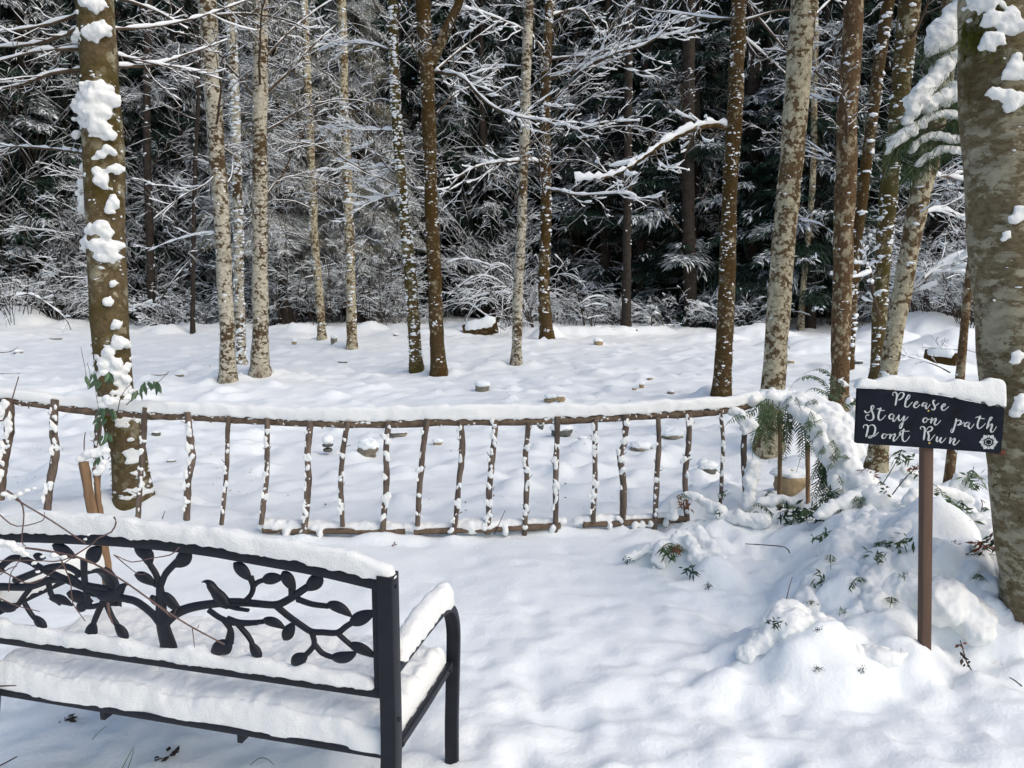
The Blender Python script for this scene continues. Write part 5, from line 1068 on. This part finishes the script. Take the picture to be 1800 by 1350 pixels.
fern((1400, 905), 'big fern bowed over the end of the fence under a thick arch of snow', [
    [(1350, 712, 4.62), (1335, 740, 4.58), (1325, 775, 4.56), (1322, 810, 4.55)], [(1365, 714, 4.6), (1385, 745, 4.56), (1380, 790, 4.55), (1368, 830, 4.55)], [(1390, 715, 4.6), (1408, 750, 4.5), (1410, 790, 4.5), (1400, 830, 4.5)],
    [(1340, 715, 4.6), (1350, 760, 4.55), (1352, 815, 4.55)], [(1330, 720, 4.6), (1295, 730, 4.55), (1272, 752, 4.5)], [(1440, 760, 4.4), (1452, 800, 4.3), (1448, 850, 4.3), (1430, 880, 4.3)], [(1470, 800, 4.3), (1462, 850, 4.2), (1440, 890, 4.2)], [(1400, 700, 4.75), (1365, 700, 4.7), (1330, 712, 4.65), (1300, 735, 4.6)]],
    [[(1325, 704, 4.66, 12), (1345, 698, 4.7, 15), (1375, 703, 4.68, 17), (1405, 712, 4.62, 21), (1435, 724, 4.55, 25), (1458, 742, 4.48, 27), (1474, 765, 4.4, 28), (1486, 792, 4.32, 27), (1496, 822, 4.22, 27), (1515, 852, 4.12, 30), (1542, 880, 4.02, 32), (1572, 900, 3.95, 32)], [(1400, 722, 4.55, 14), (1430, 742, 4.48, 20), (1450, 765, 4.42, 24), (1464, 795, 4.34, 25), (1476, 825, 4.25, 25), (1492, 855, 4.14, 26), (1515, 885, 4.02, 28)], [(1340, 690, 4.75, 9), (1380, 694, 4.74, 12), (1425, 704, 4.66, 16), (1465, 722, 4.56, 20), (1490, 755, 4.42, 20), (1502, 790, 4.32, 18)],
     [(1290, 722, 4.62, 12), (1305, 735, 4.58, 16), (1318, 742, 4.56, 15), (1310, 760, 4.54, 8)], [(1440, 770, 4.38, 14), (1455, 800, 4.3, 15), (1465, 830, 4.25, 15), (1475, 860, 4.15, 16), (1495, 885, 4.05, 18)]], .013)
arch = [(1345, 700), (1375, 708), (1400, 716), (1420, 730), (1440, 755), (1452, 790), (1460, 830), (1468, 862), (1480, 890)]
for k in range(30):
    t = rngn.uniform(0, len(arch) - 1.01); i = int(t); f = t - i; ax_, ay_ = arch[i][0] * (1 - f) + arch[i + 1][0] * f, arch[i][1] * (1 - f) + arch[i + 1][1] * f; Yq = 4.62 - .5 * (t / 8) ** 1.5
    L = rngn.uniform(45, 105) * (1 - .35 * t / 8); dx = rngn.uniform(-38, 12); m = MB()
    frond(m, [at_d(ax_, ay_, Yq), at_d(ax_ + dx * .5, ay_ + L * .35, Yq - .03), at_d(ax_ + dx * .9, ay_ + L * .75, Yq - .04), at_d(ax_ + dx, ay_ + L, Yq - .03)], rngn.uniform(.04, .065), rngn)
    m.build('frond', M['fern'], bpy.data.objects['sword_fern'])
for k in range(34):      # tips and dark leaflets poking out of the snow on the arch
    t = rngn.uniform(.8, len(arch) - 1.01); i = int(t); f = t - i; ax_, ay_ = arch[i][0] * (1 - f) + arch[i + 1][0] * f + rngn.uniform(-5, 45), arch[i][1] * (1 - f) + arch[i + 1][1] * f + rngn.uniform(-22, 25); Yq = 4.50 - .5 * (t / 8) ** 1.5 - .045
    L = rngn.uniform(10, 30); a_ = rngn.uniform(1.2, 2.9); m = MB(); p0 = at_d(ax_, ay_, Yq + .03)
    frond(m, [p0, at_d(ax_ + math.cos(a_) * L * .5, ay_ + math.sin(a_) * L * .4, Yq - .02), at_d(ax_ + math.cos(a_) * L, ay_ + math.sin(a_) * L, Yq - .02)], .028, rngn, dens=90)
    m.build('frond', M['fern'], bpy.data.objects['sword_fern'])
fern((1475, 725), 'upright fern with arching tips at the foot of the reddish brown trunk', [
    [(1470, 705, 5.6), (1450, 672, 5.6), (1425, 660, 5.6), (1400, 668, 5.6), (1385, 690, 5.6)], [(1475, 700, 5.6), (1462, 660, 5.6), (1440, 648, 5.6), (1412, 658, 5.6)], [(1478, 705, 5.5), (1455, 690, 5.5), (1430, 682, 5.5), (1412, 692, 5.5)], [(1475, 700, 5.4), (1480, 670, 5.4), (1492, 662, 5.4)], [(1480, 715, 5.3), (1500, 700, 5.3), (1512, 712, 5.3)], [(1475, 715, 5.3), (1490, 740, 5.3), (1500, 765, 5.3)], [(1476, 712, 5.3), (1470, 735, 5.3), (1482, 758, 5.3)]],
    [[(1478, 668, 5.5, 6), (1484, 676, 5.5, 7)], [(1495, 705, 5.3, 8), (1505, 720, 5.3, 9), (1508, 740, 5.3, 8)]], .010, pl=.075)
fern((1440, 930), 'fern half buried in snow left of the sign post, dark tips showing', [
    [(1500, 905, 4.0), (1465, 885, 4.0), (1430, 895, 4.0), (1398, 915, 3.95)], [(1505, 880, 4.1), (1470, 868, 4.1), (1440, 880, 4.1), (1410, 905, 4.1)], [(1470, 880, 4.0), (1495, 870, 4.0), (1518, 885, 3.95)], [(1490, 930, 3.8), (1455, 935, 3.8), (1425, 952, 3.75)], [(1410, 890, 4.3), (1380, 884, 4.3), (1350, 890, 4.3)], [(1360, 905, 4.3), (1335, 885, 4.3), (1318, 892, 4.3)]],
    [[(1575, 908, 3.9, 26), (1540, 925, 3.78, 34), (1505, 950, 3.64, 40), (1475, 982, 3.5, 40), (1450, 1015, 3.36, 38), (1432, 1050, 3.22, 32), (1420, 1075, 3.12, 20)], [(1520, 868, 4.05, 18), (1490, 878, 4.0, 16), (1465, 890, 3.98, 14), (1440, 905, 3.95, 12)], [(1340, 885, 4.32, 12), (1372, 878, 4.32, 12), (1402, 884, 4.3, 10)], [(1545, 960, 3.55, 45), (1520, 1000, 3.4, 45), (1500, 1040, 3.25, 40)]], .011,
    leaf_shade_clump=[(1385, 897, 4.25, 18, 'needle'), (1405, 905, 4.2, 16, 'fern'), (1425, 900, 4.1, 16, 'fern'), (1440, 908, 4.0, 14, 'needle'), (1445, 945, 3.7, 12, 'fern'), (1462, 872, 4.1, 12, 'needle'), (1446, 1022, 3.22, 14, 'fern'), (1427, 1060, 3.1, 6, 'fern'), (1482, 1074, 3.0, 6, 'fern')])
fern((1660, 960), 'fern clump with bright green fronds right behind the sign post', [
    [(1660, 905, 3.6), (1648, 880, 3.6), (1638, 905, 3.55), (1632, 935, 3.5)], [(1660, 900, 3.6), (1670, 875, 3.6), (1672, 905, 3.55), (1664, 935, 3.5)], [(1665, 905, 3.6), (1690, 880, 3.6), (1690, 915, 3.55), (1680, 940, 3.5)], [(1655, 910, 3.6), (1625, 890, 3.6), (1602, 905, 3.55), (1592, 935, 3.5)], [(1650, 920, 3.5), (1610, 920, 3.5), (1582, 945, 3.45), (1570, 965, 3.4)], [(1660, 895, 3.6), (1655, 865, 3.65), (1640, 850, 3.7)], [(1690, 965, 3.4), (1710, 970, 3.35), (1722, 990, 3.3)], [(1690, 985, 3.3), (1705, 985, 3.3), (1690, 1000, 3.2)], [(1580, 960, 3.4), (1560, 960, 3.35), (1535, 975, 3.3)]],
    [[(1620, 905, 3.5, 14), (1600, 925, 3.42, 22), (1575, 955, 3.36, 30), (1555, 985, 3.28, 36), (1545, 1020, 3.18, 40), (1540, 1060, 3.05, 34)], [(1600, 985, 3.25, 52), (1650, 1000, 3.22, 50), (1700, 1020, 3.15, 42), (1735, 1040, 3.08, 30)], [(1600, 1045, 3.08, 52), (1650, 1065, 3.0, 54), (1700, 1085, 2.96, 46), (1718, 1115, 2.9, 30)],
     [(1700, 905, 3.7, 20), (1730, 925, 3.6, 26), (1750, 960, 3.4, 26)], [(1715, 965, 3.35, 10), (1735, 980, 3.3, 20), (1750, 1010, 3.2, 26)], [(1600, 880, 3.8, 16), (1640, 862, 3.8, 14), (1668, 868, 3.8, 12), (1700, 880, 3.8, 14)]], .011,
    leaf_shade_clump=[(1590, 955, 3.22, 15, 'fern'), (1540, 975, 3.18, 12, 'fern'), (1588, 1012, 3.0, 6, 'fern'), (1675, 915, 3.45, 18, 'fern'), (1728, 960, 3.2, 16, 'leaf_brown'), (1678, 960, 3.25, 8, 'leaf_brown'), (1738, 1128, 2.90, 15, 'needle'), (1742, 1140, 2.88, 12, 'twig_dark'), (1745, 955, 3.25, 16, 'needle'), (1716, 975, 3.2, 12, 'fern'), (1656, 925, 3.4, 16, 'fern'), (1682, 900, 3.5, 18, 'fern'), (1560, 958, 3.3, 12, 'needle')])
fern((1700, 870), 'low broad leaved clump with curled snow rings behind the sign board', [[(1690, 850, 4.4), (1705, 828, 4.4), (1722, 838, 4.4), (1728, 855, 4.4)], [(1700, 860, 4.4), (1718, 850, 4.4), (1738, 862, 4.3)]],
    [[(1678, 862, 4.4, 8), (1682, 838, 4.4, 9), (1696, 832, 4.4, 8), (1700, 848, 4.4, 9), (1692, 864, 4.4, 8)], [(1590, 850, 4.4, 12), (1605, 835, 4.4, 12), (1590, 826, 4.4, 9)]], .010, leaf_shade_clump=[(1708, 840, 4.35, 14, 'leaf'), (1525, 835, 4.1, 12, 'leaf_brown'), (1612, 822, 4.3, 8, 'leaf_brown'), (1585, 800, 4.4, 14, 'fern')])
fern((1400, 1190), 'fern buried in a rounded snow mound at the lower right, dark hole near its top', [], [[(1385, 1105, 2.86, 50), (1350, 1125, 2.84, 36), (1318, 1150, 2.80, 24)], [(1385, 1100, 2.88, 46), (1430, 1110, 2.85, 44), (1465, 1130, 2.80, 34), (1500, 1148, 2.76, 24)], [(1400, 1140, 2.78, 46), (1440, 1155, 2.74, 36), (1480, 1165, 2.72, 24)], [(1520, 1150, 2.76, 20), (1565, 1155, 2.74, 26), (1600, 1160, 2.76, 22)]], .009,
    leaf_shade_clump=[(1364, 1096, 2.70, 11, 'needle'), (1438, 1176, 2.62, 6, 'needle'), (1437, 1107, 2.70, 5, 'needle'), (1515, 1178, 2.62, 5, 'needle')], rough=.005)  # dark tufts put in as the shade of pits in the mound
fern((1200, 1010), 'small low fern arched under snow before the fence, dark hollow beneath it', [[(1195, 968, 3.82), (1180, 955, 3.84), (1165, 962, 3.8), (1158, 980, 3.78)], [(1200, 962, 3.8), (1186, 962, 3.75), (1172, 980, 3.72)]],
    [[(1100, 985, 3.86, 7), (1125, 972, 3.9, 11), (1150, 962, 3.9, 10), (1158, 990, 3.80, 9)], [(1152, 985, 3.80, 8), (1165, 960, 3.86, 12), (1190, 948, 3.90, 12), (1212, 955, 3.86, 15), (1228, 978, 3.78, 17), (1240, 1002, 3.70, 16), (1252, 1022, 3.64, 12)], [(1195, 946, 3.95, 14), (1225, 940, 3.98, 16), (1245, 960, 3.9, 16), (1262, 985, 3.8, 14)]], .009,
    leaf_shade_clump=[(1176, 972, 3.66, 15, 'fern'), (1185, 965, 3.64, 10, 'leaf_brown'), (1214, 1002, 3.60, 12, 'needle'), (1245, 1030, 3.56, 6, 'needle'), (1104, 984, 3.78, 6, 'needle')], rough=.005)
fern((1215, 900), 'looped snowy fern tip beside the right fence sticks', [[(1200, 895, 4.4), (1192, 875, 4.4), (1202, 868, 4.4), (1216, 880, 4.38)]],
    [[(1180, 905, 4.42, 10), (1188, 880, 4.44, 9), (1203, 870, 4.44, 8), (1222, 872, 4.42, 10), (1245, 885, 4.38, 12), (1268, 898, 4.34, 14)], [(1316, 890, 4.4, 12), (1318, 860, 4.45, 13), (1322, 830, 4.5, 14), (1328, 815, 4.5, 11)], [(1270, 905, 4.3, 14), (1300, 910, 4.25, 16), (1340, 915, 4.2, 16)]], .009, leaf_shade_clump=[(1204, 888, 4.34, 9, 'leaf_brown'), (1262, 902, 4.22, 6, 'needle'), (1272, 868, 4.3, 6, 'fern')])

# snow heavy soft needled bough hanging into view at the upper right
bY = 3.9; pb = at_d(1740, 40, bY); bough = thing('pine_bough', pb, 'drooping soft needled bough bent under thick snow beside the big right tree', 'bough')
for pts in ([(1760, -60), (1700, 0), (1655, 60), (1632, 90)], [(1760, -20), (1705, 70), (1655, 125), (1612, 175), (1592, 215), (1575, 245)], [(1760, 60), (1700, 150), (1650, 175), (1615, 205)], [(1745, 120), (1700, 195), (1650, 225), (1600, 240), (1565, 275)], [(1745, 200), (1690, 225), (1640, 262), (1600, 300)]):
    m = MB(); P = spline([at_d(a, b_, bY) for a, b_ in pts], step=.02); tube(m, P, np.linspace(.009, .003, len(P)), sides=6)
    k = 900; i = rngn.integers(int(len(P) * .2), len(P), k); D = norm(np.stack([rngn.normal(-.25, .6, k), rngn.normal(0, .4, k), rngn.normal(-.65, .45, k)], -1)); W = norm(np.cross(D, rngn.normal(0, 1, (k, 3))))
    mm2 = MB(); blades(mm2, P[i], D, W, rngn.uniform(.06, .16, k), np.full(k, .0013), .15)
    bo = m.build('twig', M['twig'], bough); mm2.build('needles', M['fern'], bo, ORG[bough.name])
for spec in ([(1702, -5, 14), (1680, 22, 16), (1662, 48, 19), (1648, 72, 19), (1638, 88, 9)], [(1700, 80, 9), (1680, 100, 10), (1658, 118, 12), (1632, 150, 14), (1610, 175, 16), (1600, 200, 11), (1592, 215, 8)], [(1692, 160, 13), (1668, 168, 15), (1645, 180, 12), (1628, 195, 10)],
             [(1700, 212, 6), (1670, 200, 8), (1640, 205, 7), (1610, 222, 10), (1590, 236, 10), (1572, 252, 8), (1560, 268, 5)], [(1700, 240, 8), (1670, 245, 9), (1640, 238, 8), (1615, 250, 7), (1600, 268, 6)], [(1690, 265, 7), (1660, 262, 8), (1632, 275, 7), (1610, 290, 5)]):
    m = MB(); C_ = spline([(a, b_, r) for a, b_, r in spec], step=4)
    for a, b_, r in C_: blob(m, at_d(a, b_, bY - .01) + rngn.normal(0, .2, 3) * r * bY / FPX, np.array([1, .8, .75]) * r * bY / FPX * rngn.uniform(.75, 1.25), 2, int(rngn.integers(999)), .3)
    remeshed(m, 'snow', M['snow_near'], bough, .008, 2, .003, 45)

# ------------------------------------------------------------------ split stake, evergreen sprig, bare shrub in the foreground, small bits
sY = 3.35; pb = at_d(195, 1070, sY); stk = thing('split_stake', pb, 'split orange brown wooden stake leaning behind the bench, snow on its broken top', 'stake')
for pts, w in (([(147, 812), (155, 860), (165, 910), (182, 985), (198, 1080)], 19), ([(167, 822), (172, 860), (178, 905), (190, 980), (204, 1080)], 9)):
    P = spline([at_d(a, b_, sY + (.012 if w < 12 else 0)) for a, b_ in pts], step=.03); m = MB(); tube(m, P, w / 2 * sY / FPX, .012, 7, ref=(0, 1, 0), rough=.003, rscale=30); m.build('split_rail', M['split'], stk, smooth=False)
m = MB(); [blob(m, at_d(a, b_, sY), (r * sY / FPX, r * .8 * sY / FPX, r * .7 * sY / FPX), 2, int(a), .25) for a, b_, r in ((142, 806, 10), (155, 798, 12), (170, 796, 13), (184, 792, 10), (178, 822, 9), (172, 830, 10), (183, 812, 7))]; remeshed(m, 'snow', M['snow_near'], stk, .006, 2, .002, 60)
eY = fence_y(200) - .10; pb = at_d(172, 900, eY); ev = thing('evergreen_sprig', (pb[0], eY, pb[2]), 'evergreen shoot with drooping long leaves growing up through the fence by the near left tree', 'plant')
_rf = random.Random(9)
th = thing('sword_fern', at_z(1520, 1080, 0), 'dark fern tips breaking through the snow bank between fence and sign post', 'fern', 'snow laden sword ferns')
for k in range(34):
    px, py = _rf.choice([(1420, 905), (1450, 930), (1500, 900), (1540, 985), (1590, 935), (1490, 1010), (1560, 1040), (1700, 940), (1740, 1000), (1690, 900), (1280, 890), (1350, 900)]); px += _rf.uniform(-45, 45); py += _rf.uniform(-30, 30)
    b_ = at_z(px, py, 0); Y = b_[1] + .25; 
    for _ in range(12):
        c = at_d(px, py, Y); Y += .35 * (c[2] - gz(c[0], c[1])) * 2
    c = at_d(px, py, Y); c[2] = gz(c[0], c[1]) + .004; a = _rf.uniform(0, 6.28); L = _rf.uniform(.05, .13); d = np.array([math.cos(a), math.sin(a) * .6 - .35, 0])
    m = MB(); frond(m, [c - [0, 0, .02], c + d * L * .4 + [0, 0, L * .42], c + d * L * .8 + [0, 0, L * .40], c + d * L * 1.25 + [0, 0, L * .12]], .035, rngn, dens=70); m.build('frond', M['fern'], th)
def leaves(th, spots, Y, mat='leaf', L=22):
    for (px, py, k, spread) in spots:
        m = MB()
        for j in range(k):
            c = at_d(px + rngn.normal(0, spread), py + rngn.normal(0, spread * .4), Y + rngn.normal(0, .015)); d = norm(np.array([rngn.normal(0, .45), rngn.normal(-.15, .3), -1])); w = norm(np.cross(d, [rngn.normal(0, .5), 1, rngn.normal(0, .3)])); l = L * Y / FPX * rngn.uniform(.7, 1.15)
            t = np.linspace(0, 1, 6); W_ = np.sin(t ** .8 * math.pi) ** .8 * l * .15 + .0006; ctr = c + d * (t * l)[:, None]; nn = np.cross(w, d)
            V = np.vstack([ctr - w * W_[:, None] + nn * (W_ * .4)[:, None], ctr, ctr + w * W_[:, None] + nn * (W_ * .4)[:, None]]); m.add(V, [[i, i + 1, i + 7, i + 6] for i in range(5)] + [[i + 6, i + 7, i + 13, i + 12] for i in range(5)])
        m.build('leaf', M[mat], th)
for pts, r in (([(172, 905), (166, 850), (170, 790), (176, 740), (170, 700), (166, 668)], .004), ([(176, 740), (184, 700), (188, 668)], .003), ([(205, 735), (212, 700), (225, 680), (236, 672)], .003), ([(222, 712), (240, 695), (262, 682), (280, 670), (297, 653)], .003)):
    m = MB(); tube(m, spline([at_d(a, b_, eY) for a, b_ in pts], step=.03), np.linspace(r, .0015, len(spline([at_d(a, b_, eY) for a, b_ in pts], step=.03))), sides=6); m.build('stem', M['twig'], ev)
leaves(ev, [(158, 657, 5, 5), (190, 655, 6, 5), (172, 668, 4, 4), (188, 718, 9, 9), (178, 735, 5, 6), (185, 760, 4, 4), (240, 685, 4, 4), (252, 675, 3, 3), (262, 670, 5, 5), (272, 672, 4, 4), (188, 765, 4, 5), (170, 800, 4, 6)], eY)
m = MB(); [blob(m, at_d(a, b_, eY - .01), (r * eY / FPX, r * .7 * eY / FPX, r * .7 * eY / FPX), 2, int(a), .25) for a, b_, r in ((182, 655, 8), (188, 700, 9), (196, 706, 12), (182, 712, 9), (230, 688, 6), (178, 640, 6))]; remeshed(m, 'snow', M['snow_near'], ev, .006, 2, .002, 60)
fY = 1.52; pb = at_d(-90, 1120, fY); fs_ = thing('foreground_shrub', (pb[0], fY, 0), 'bare reddish twigs with small pads of snow reaching in from the left over the bench', 'shrub')
FT = [([(-90, 1200, .1), (-60, 1000), (-20, 830), (0, 860), (40, 885), (90, 915), (150, 955)], .0026), ([(-90, 1150, .1), (-60, 950), (0, 958), (80, 968), (150, 984), (215, 1020), (275, 1062), (330, 1098), (395, 1133)], .0028), ([(200, 908), (204, 918), (196, 935), (172, 946), (160, 958), (110, 985), (60, 985), (0, 985)], .0018), ([(12, 862), (35, 880), (42, 905), (38, 950), (45, 960)], .0018),
      ([(-30, 870), (0, 905), (30, 925), (75, 915), (78, 900)], .0016), ([(315, 962), (300, 975), (262, 982), (232, 988), (200, 975)], .0015), ([(-20, 990), (20, 1012), (60, 1025), (120, 985), (150, 965)], .0016), ([(100, 970), (115, 1000), (125, 1030), (128, 1060), (150, 1092)], .0016), ([(0, 1052), (30, 1065), (70, 1075)], .0014), ([(270, 1060), (290, 1075), (302, 1085), (310, 1070)], .0012), ([(330, 1098), (345, 1106), (350, 1098)], .0012), ([(338, 1102), (340, 1120), (342, 1138)], .0012),
      ([(40, 960), (35, 985), (20, 1005), (15, 1040)], .0014), ([(-10, 1018), (15, 1000), (30, 995)], .0014), ([(200, 975), (230, 1000), (245, 1010), (258, 1008)], .0012), ([(190, 1060), (192, 1080), (198, 1095)], .003), ([(0, 1206), (28, 1205)], .002), ([(0, 740), (12, 730), (33, 662)], .0016)]
for k, (pts, r) in enumerate(FT):
    P = spline([at_d(q[0], q[1], fY + (q[2] if len(q) > 2 else 0) + .02 * math.sin(k * 2.1)) for q in pts], step=.02); m = MB(); tube(m, P, np.linspace(r, r * .6, len(P)) * (1 + .1 * fbm(P, 60, 2, k)), sides=7); m.build('twig', M['reed'], fs_)
for k, grp in enumerate((((8, 868, 8), (20, 874, 10), (34, 868, 8), (48, 862, 7), (60, 858, 5)), ((0, 953, 10), (15, 956, 12), (32, 966, 12), (45, 975, 8)), ((75, 978, 6), (95, 976, 8), (112, 980, 7)), ((60, 990, 6), (66, 1005, 5)), ((150, 948, 5), (156, 940, 4)))):
    m = MB(); [blob(m, at_d(a, b_, fY), (r * fY / FPX, r * .7 * fY / FPX, r * .6 * fY / FPX), 2, int(a), .3) for a, b_, r in grp]; remeshed(m, 'snow', M['snow_near'], fs_, .003, 1, .001, 120)
def twiglet(pts, Y, r, lab, mat='reed', name='twig', cat='twig', grp=None, clumps=()):
    P = spline([at_d(a, b_, Y) for a, b_ in pts], step=.02); o = thing(name, P[0], lab, cat, grp)
    m = MB(); tube(m, P, np.linspace(r, r * .6, len(P)), sides=6, rough=r * .2); m.build('stem', M[mat], o)
    for (a, b_, s_, mt) in clumps:
        c = at_d(a, b_, Y); q = 7; m = MB(); D = norm(rngn.normal(0, 1, (q, 3))); W = norm(np.cross(D, rngn.normal(0, 1, (q, 3)))); rr = s_ * Y / FPX; blades(m, c + rngn.normal(0, .3, (q, 3)) * rr, D, W, np.full(q, rr), np.full(q, rr * .3), .2); m.build('leaf', M[mt], o)
def litter():
    rg = np.random.default_rng(5); m = MB(); k = 900
    px = rg.uniform(-20, 1800, k); py = rg.uniform(585, 900, k) ** 1.0; keep = (fbm(np.stack([px / 130, py / 40, px * 0], -1), 1, 2, 9) > .05); px, py = px[keep], py[keep]; k = len(px)
    W = np.array([at_z(a, b_, 0) for a, b_ in zip(px, py)]); W[:, 2] = ground(W[:, 0], W[:, 1]) + .004
    D = norm(rg.normal(0, 1, (k, 3)) * [1, 1, .5]); D[:, 2] = np.abs(D[:, 2]); S_ = norm(np.cross(D, [0, 0, 1.0])); l = rg.uniform(.008, .022, k) * np.sqrt(W[:, 1] / 4)
    blades(m, W, D, S_, l, l * rg.uniform(.1, .45, k), .2); tag(m.build('fallen_leaf_litter', M['twig_dark']), 'tiny dark leaf and twig crumbs sprinkled over the snowy clearing', 'leaf litter', None, 'stuff')
litter()
twiglet([(1382, 1055), (1388, 1030), (1393, 1014)], 2.95, .0022, 'red twig standing up out of the snow left of the buried fern mound')
twiglet([(1724, 1218), (1718, 1195), (1700, 1165), (1692, 1140), (1688, 1126)], 2.72, .003, 'dried stalk with withered leaves in front of the big right tree', 'twig', 'dried_stalk', 'stalk', None, [(1690, 1135, 10, 'leaf_brown'), (1692, 1155, 12, 'twig_dark'), (1698, 1170, 10, 'twig_dark'), (1710, 1190, 8, 'twig_dark')])
twiglet([(1796, 1206), (1785, 1197), (1775, 1191)], 2.6, .0035, 'short dark twig stub lying in the snow at the right edge', 'twig_dark')
twiglet([(1724, 902), (1727, 885), (1724, 878), (1732, 884)], 3.9, .003, 'curled red dead leaf stalk between the sign post and the big right tree', 'leaf_brown')
twiglet([(285, 912), (290, 898)], 4.1, .003, 'tiny red twig poking from the snow behind the bench top', 'reed')
twiglet([(1388, 972), (1380, 962), (1345, 958), (1310, 956)], 3.75, .0035, 'grey twig lying flat on the snow right of the small low fern', 'twig')
twiglet([(868, 940), (880, 915), (888, 897)], 4.15, .003, 'thin dark twig leaning out of the fence foot', 'twig_dark')
twiglet([(215, 1350), (228, 1325), (236, 1312)], 1.9, .0014, 'pair of straw blades under the bench near the bottom edge', 'fern', 'grass_blade', 'grass')
twiglet([(225, 1350), (232, 1330), (235, 1318)], 1.9, .0012, 'short straw blade right beside the pair under the bench', 'fern', 'grass_blade', 'grass')
twiglet([(162, 1300), (175, 1286), (188, 1276)], 1.95, .0012, 'pale grass blade under the middle of the bench', 'fern', 'grass_blade', 'grass')
twiglet([(440, 1345), (455, 1333), (470, 1334), (482, 1345)], 1.95, .0012, 'curved green grass blade under the right end of the bench', 'fern', 'grass_blade', 'grass')
twiglet([(0, 1346), (15, 1338), (30, 1330)], 1.9, .0025, 'dark twig tip at the bottom left corner', 'twig_dark')
twiglet([(662, 826), (660, 812), (664, 796)], 7.2, .004, 'short dark grass stem in the clearing snow left of centre', 'twig_dark')
twiglet([(155, 685), (150, 650), (142, 610)], 6.5, .003, 'tall thin stem left of the near left tree', 'twig_dark'); twiglet([(158, 680), (158, 655), (153, 638)], 6.4, .003, 'shorter thin stem beside the tall thin one', 'twig_dark')
twiglet([(0, 620), (18, 618), (32, 610)], 6.5, .004, 'twig tip entering at the left edge over the clearing', 'twig'); twiglet([(0, 657), (20, 657), (35, 657)], 6.0, .003, 'straight twig at the left edge above the fence', 'twig')
twiglet([(148, 800), (148, 775), (150, 760)], 3.4, .003, 'thin upright stem above the split stake', 'twig')
twiglet([(1545, 862), (1575, 812), (1585, 790)], 4.0, .003, 'slanting dark stem below the left half of the sign', 'twig_dark', clumps=[(1550, 850, 8, 'fern'), (1580, 806, 8, 'fern')])
twiglet([(1568, 870), (1590, 842), (1615, 818)], 3.9, .003, 'second slanting stem below the sign, leafy at its tip', 'twig_dark', clumps=[(1603, 822, 9, 'leaf_brown'), (1610, 832, 9, 'fern'), (1555, 862, 9, 'fern')])
for k, (px, py, Y, lab) in enumerate(((118, 1262, 2.02, 'dark leaf litter showing in a pit under the bench, left one'), (300, 1332, 1.95, 'dark leaf litter showing in a pit under the bench, middle one'), (278, 1340, 1.9, 'tiny dark leaf beside the middle pit under the bench'), (692, 957, 3.95, 'single brown leaf in the snow in front of the fence'))):
    pb = at_z(px, py, 0); z = gz(pb[0], pb[1]); o = thing('leaf_litter', (pb[0], pb[1], z), lab, 'leaves'); q = 9; rr = (.03, .028, .014, .018)[k]; m = MB()
    D = norm(rngn.normal(0, 1, (q, 3)) * [1, 1, .25]); W = norm(np.cross(D, [0, 0, 1.0])); blades(m, np.array([pb[0], pb[1], z + .006]) + rngn.normal(0, .4, (q, 3)) * rr * [1, 1, .1], D, W, np.full(q, rr), np.full(q, rr * .3), .05); m.build('leaf', M['leaf_brown' if k == 3 else 'twig_dark'], o)
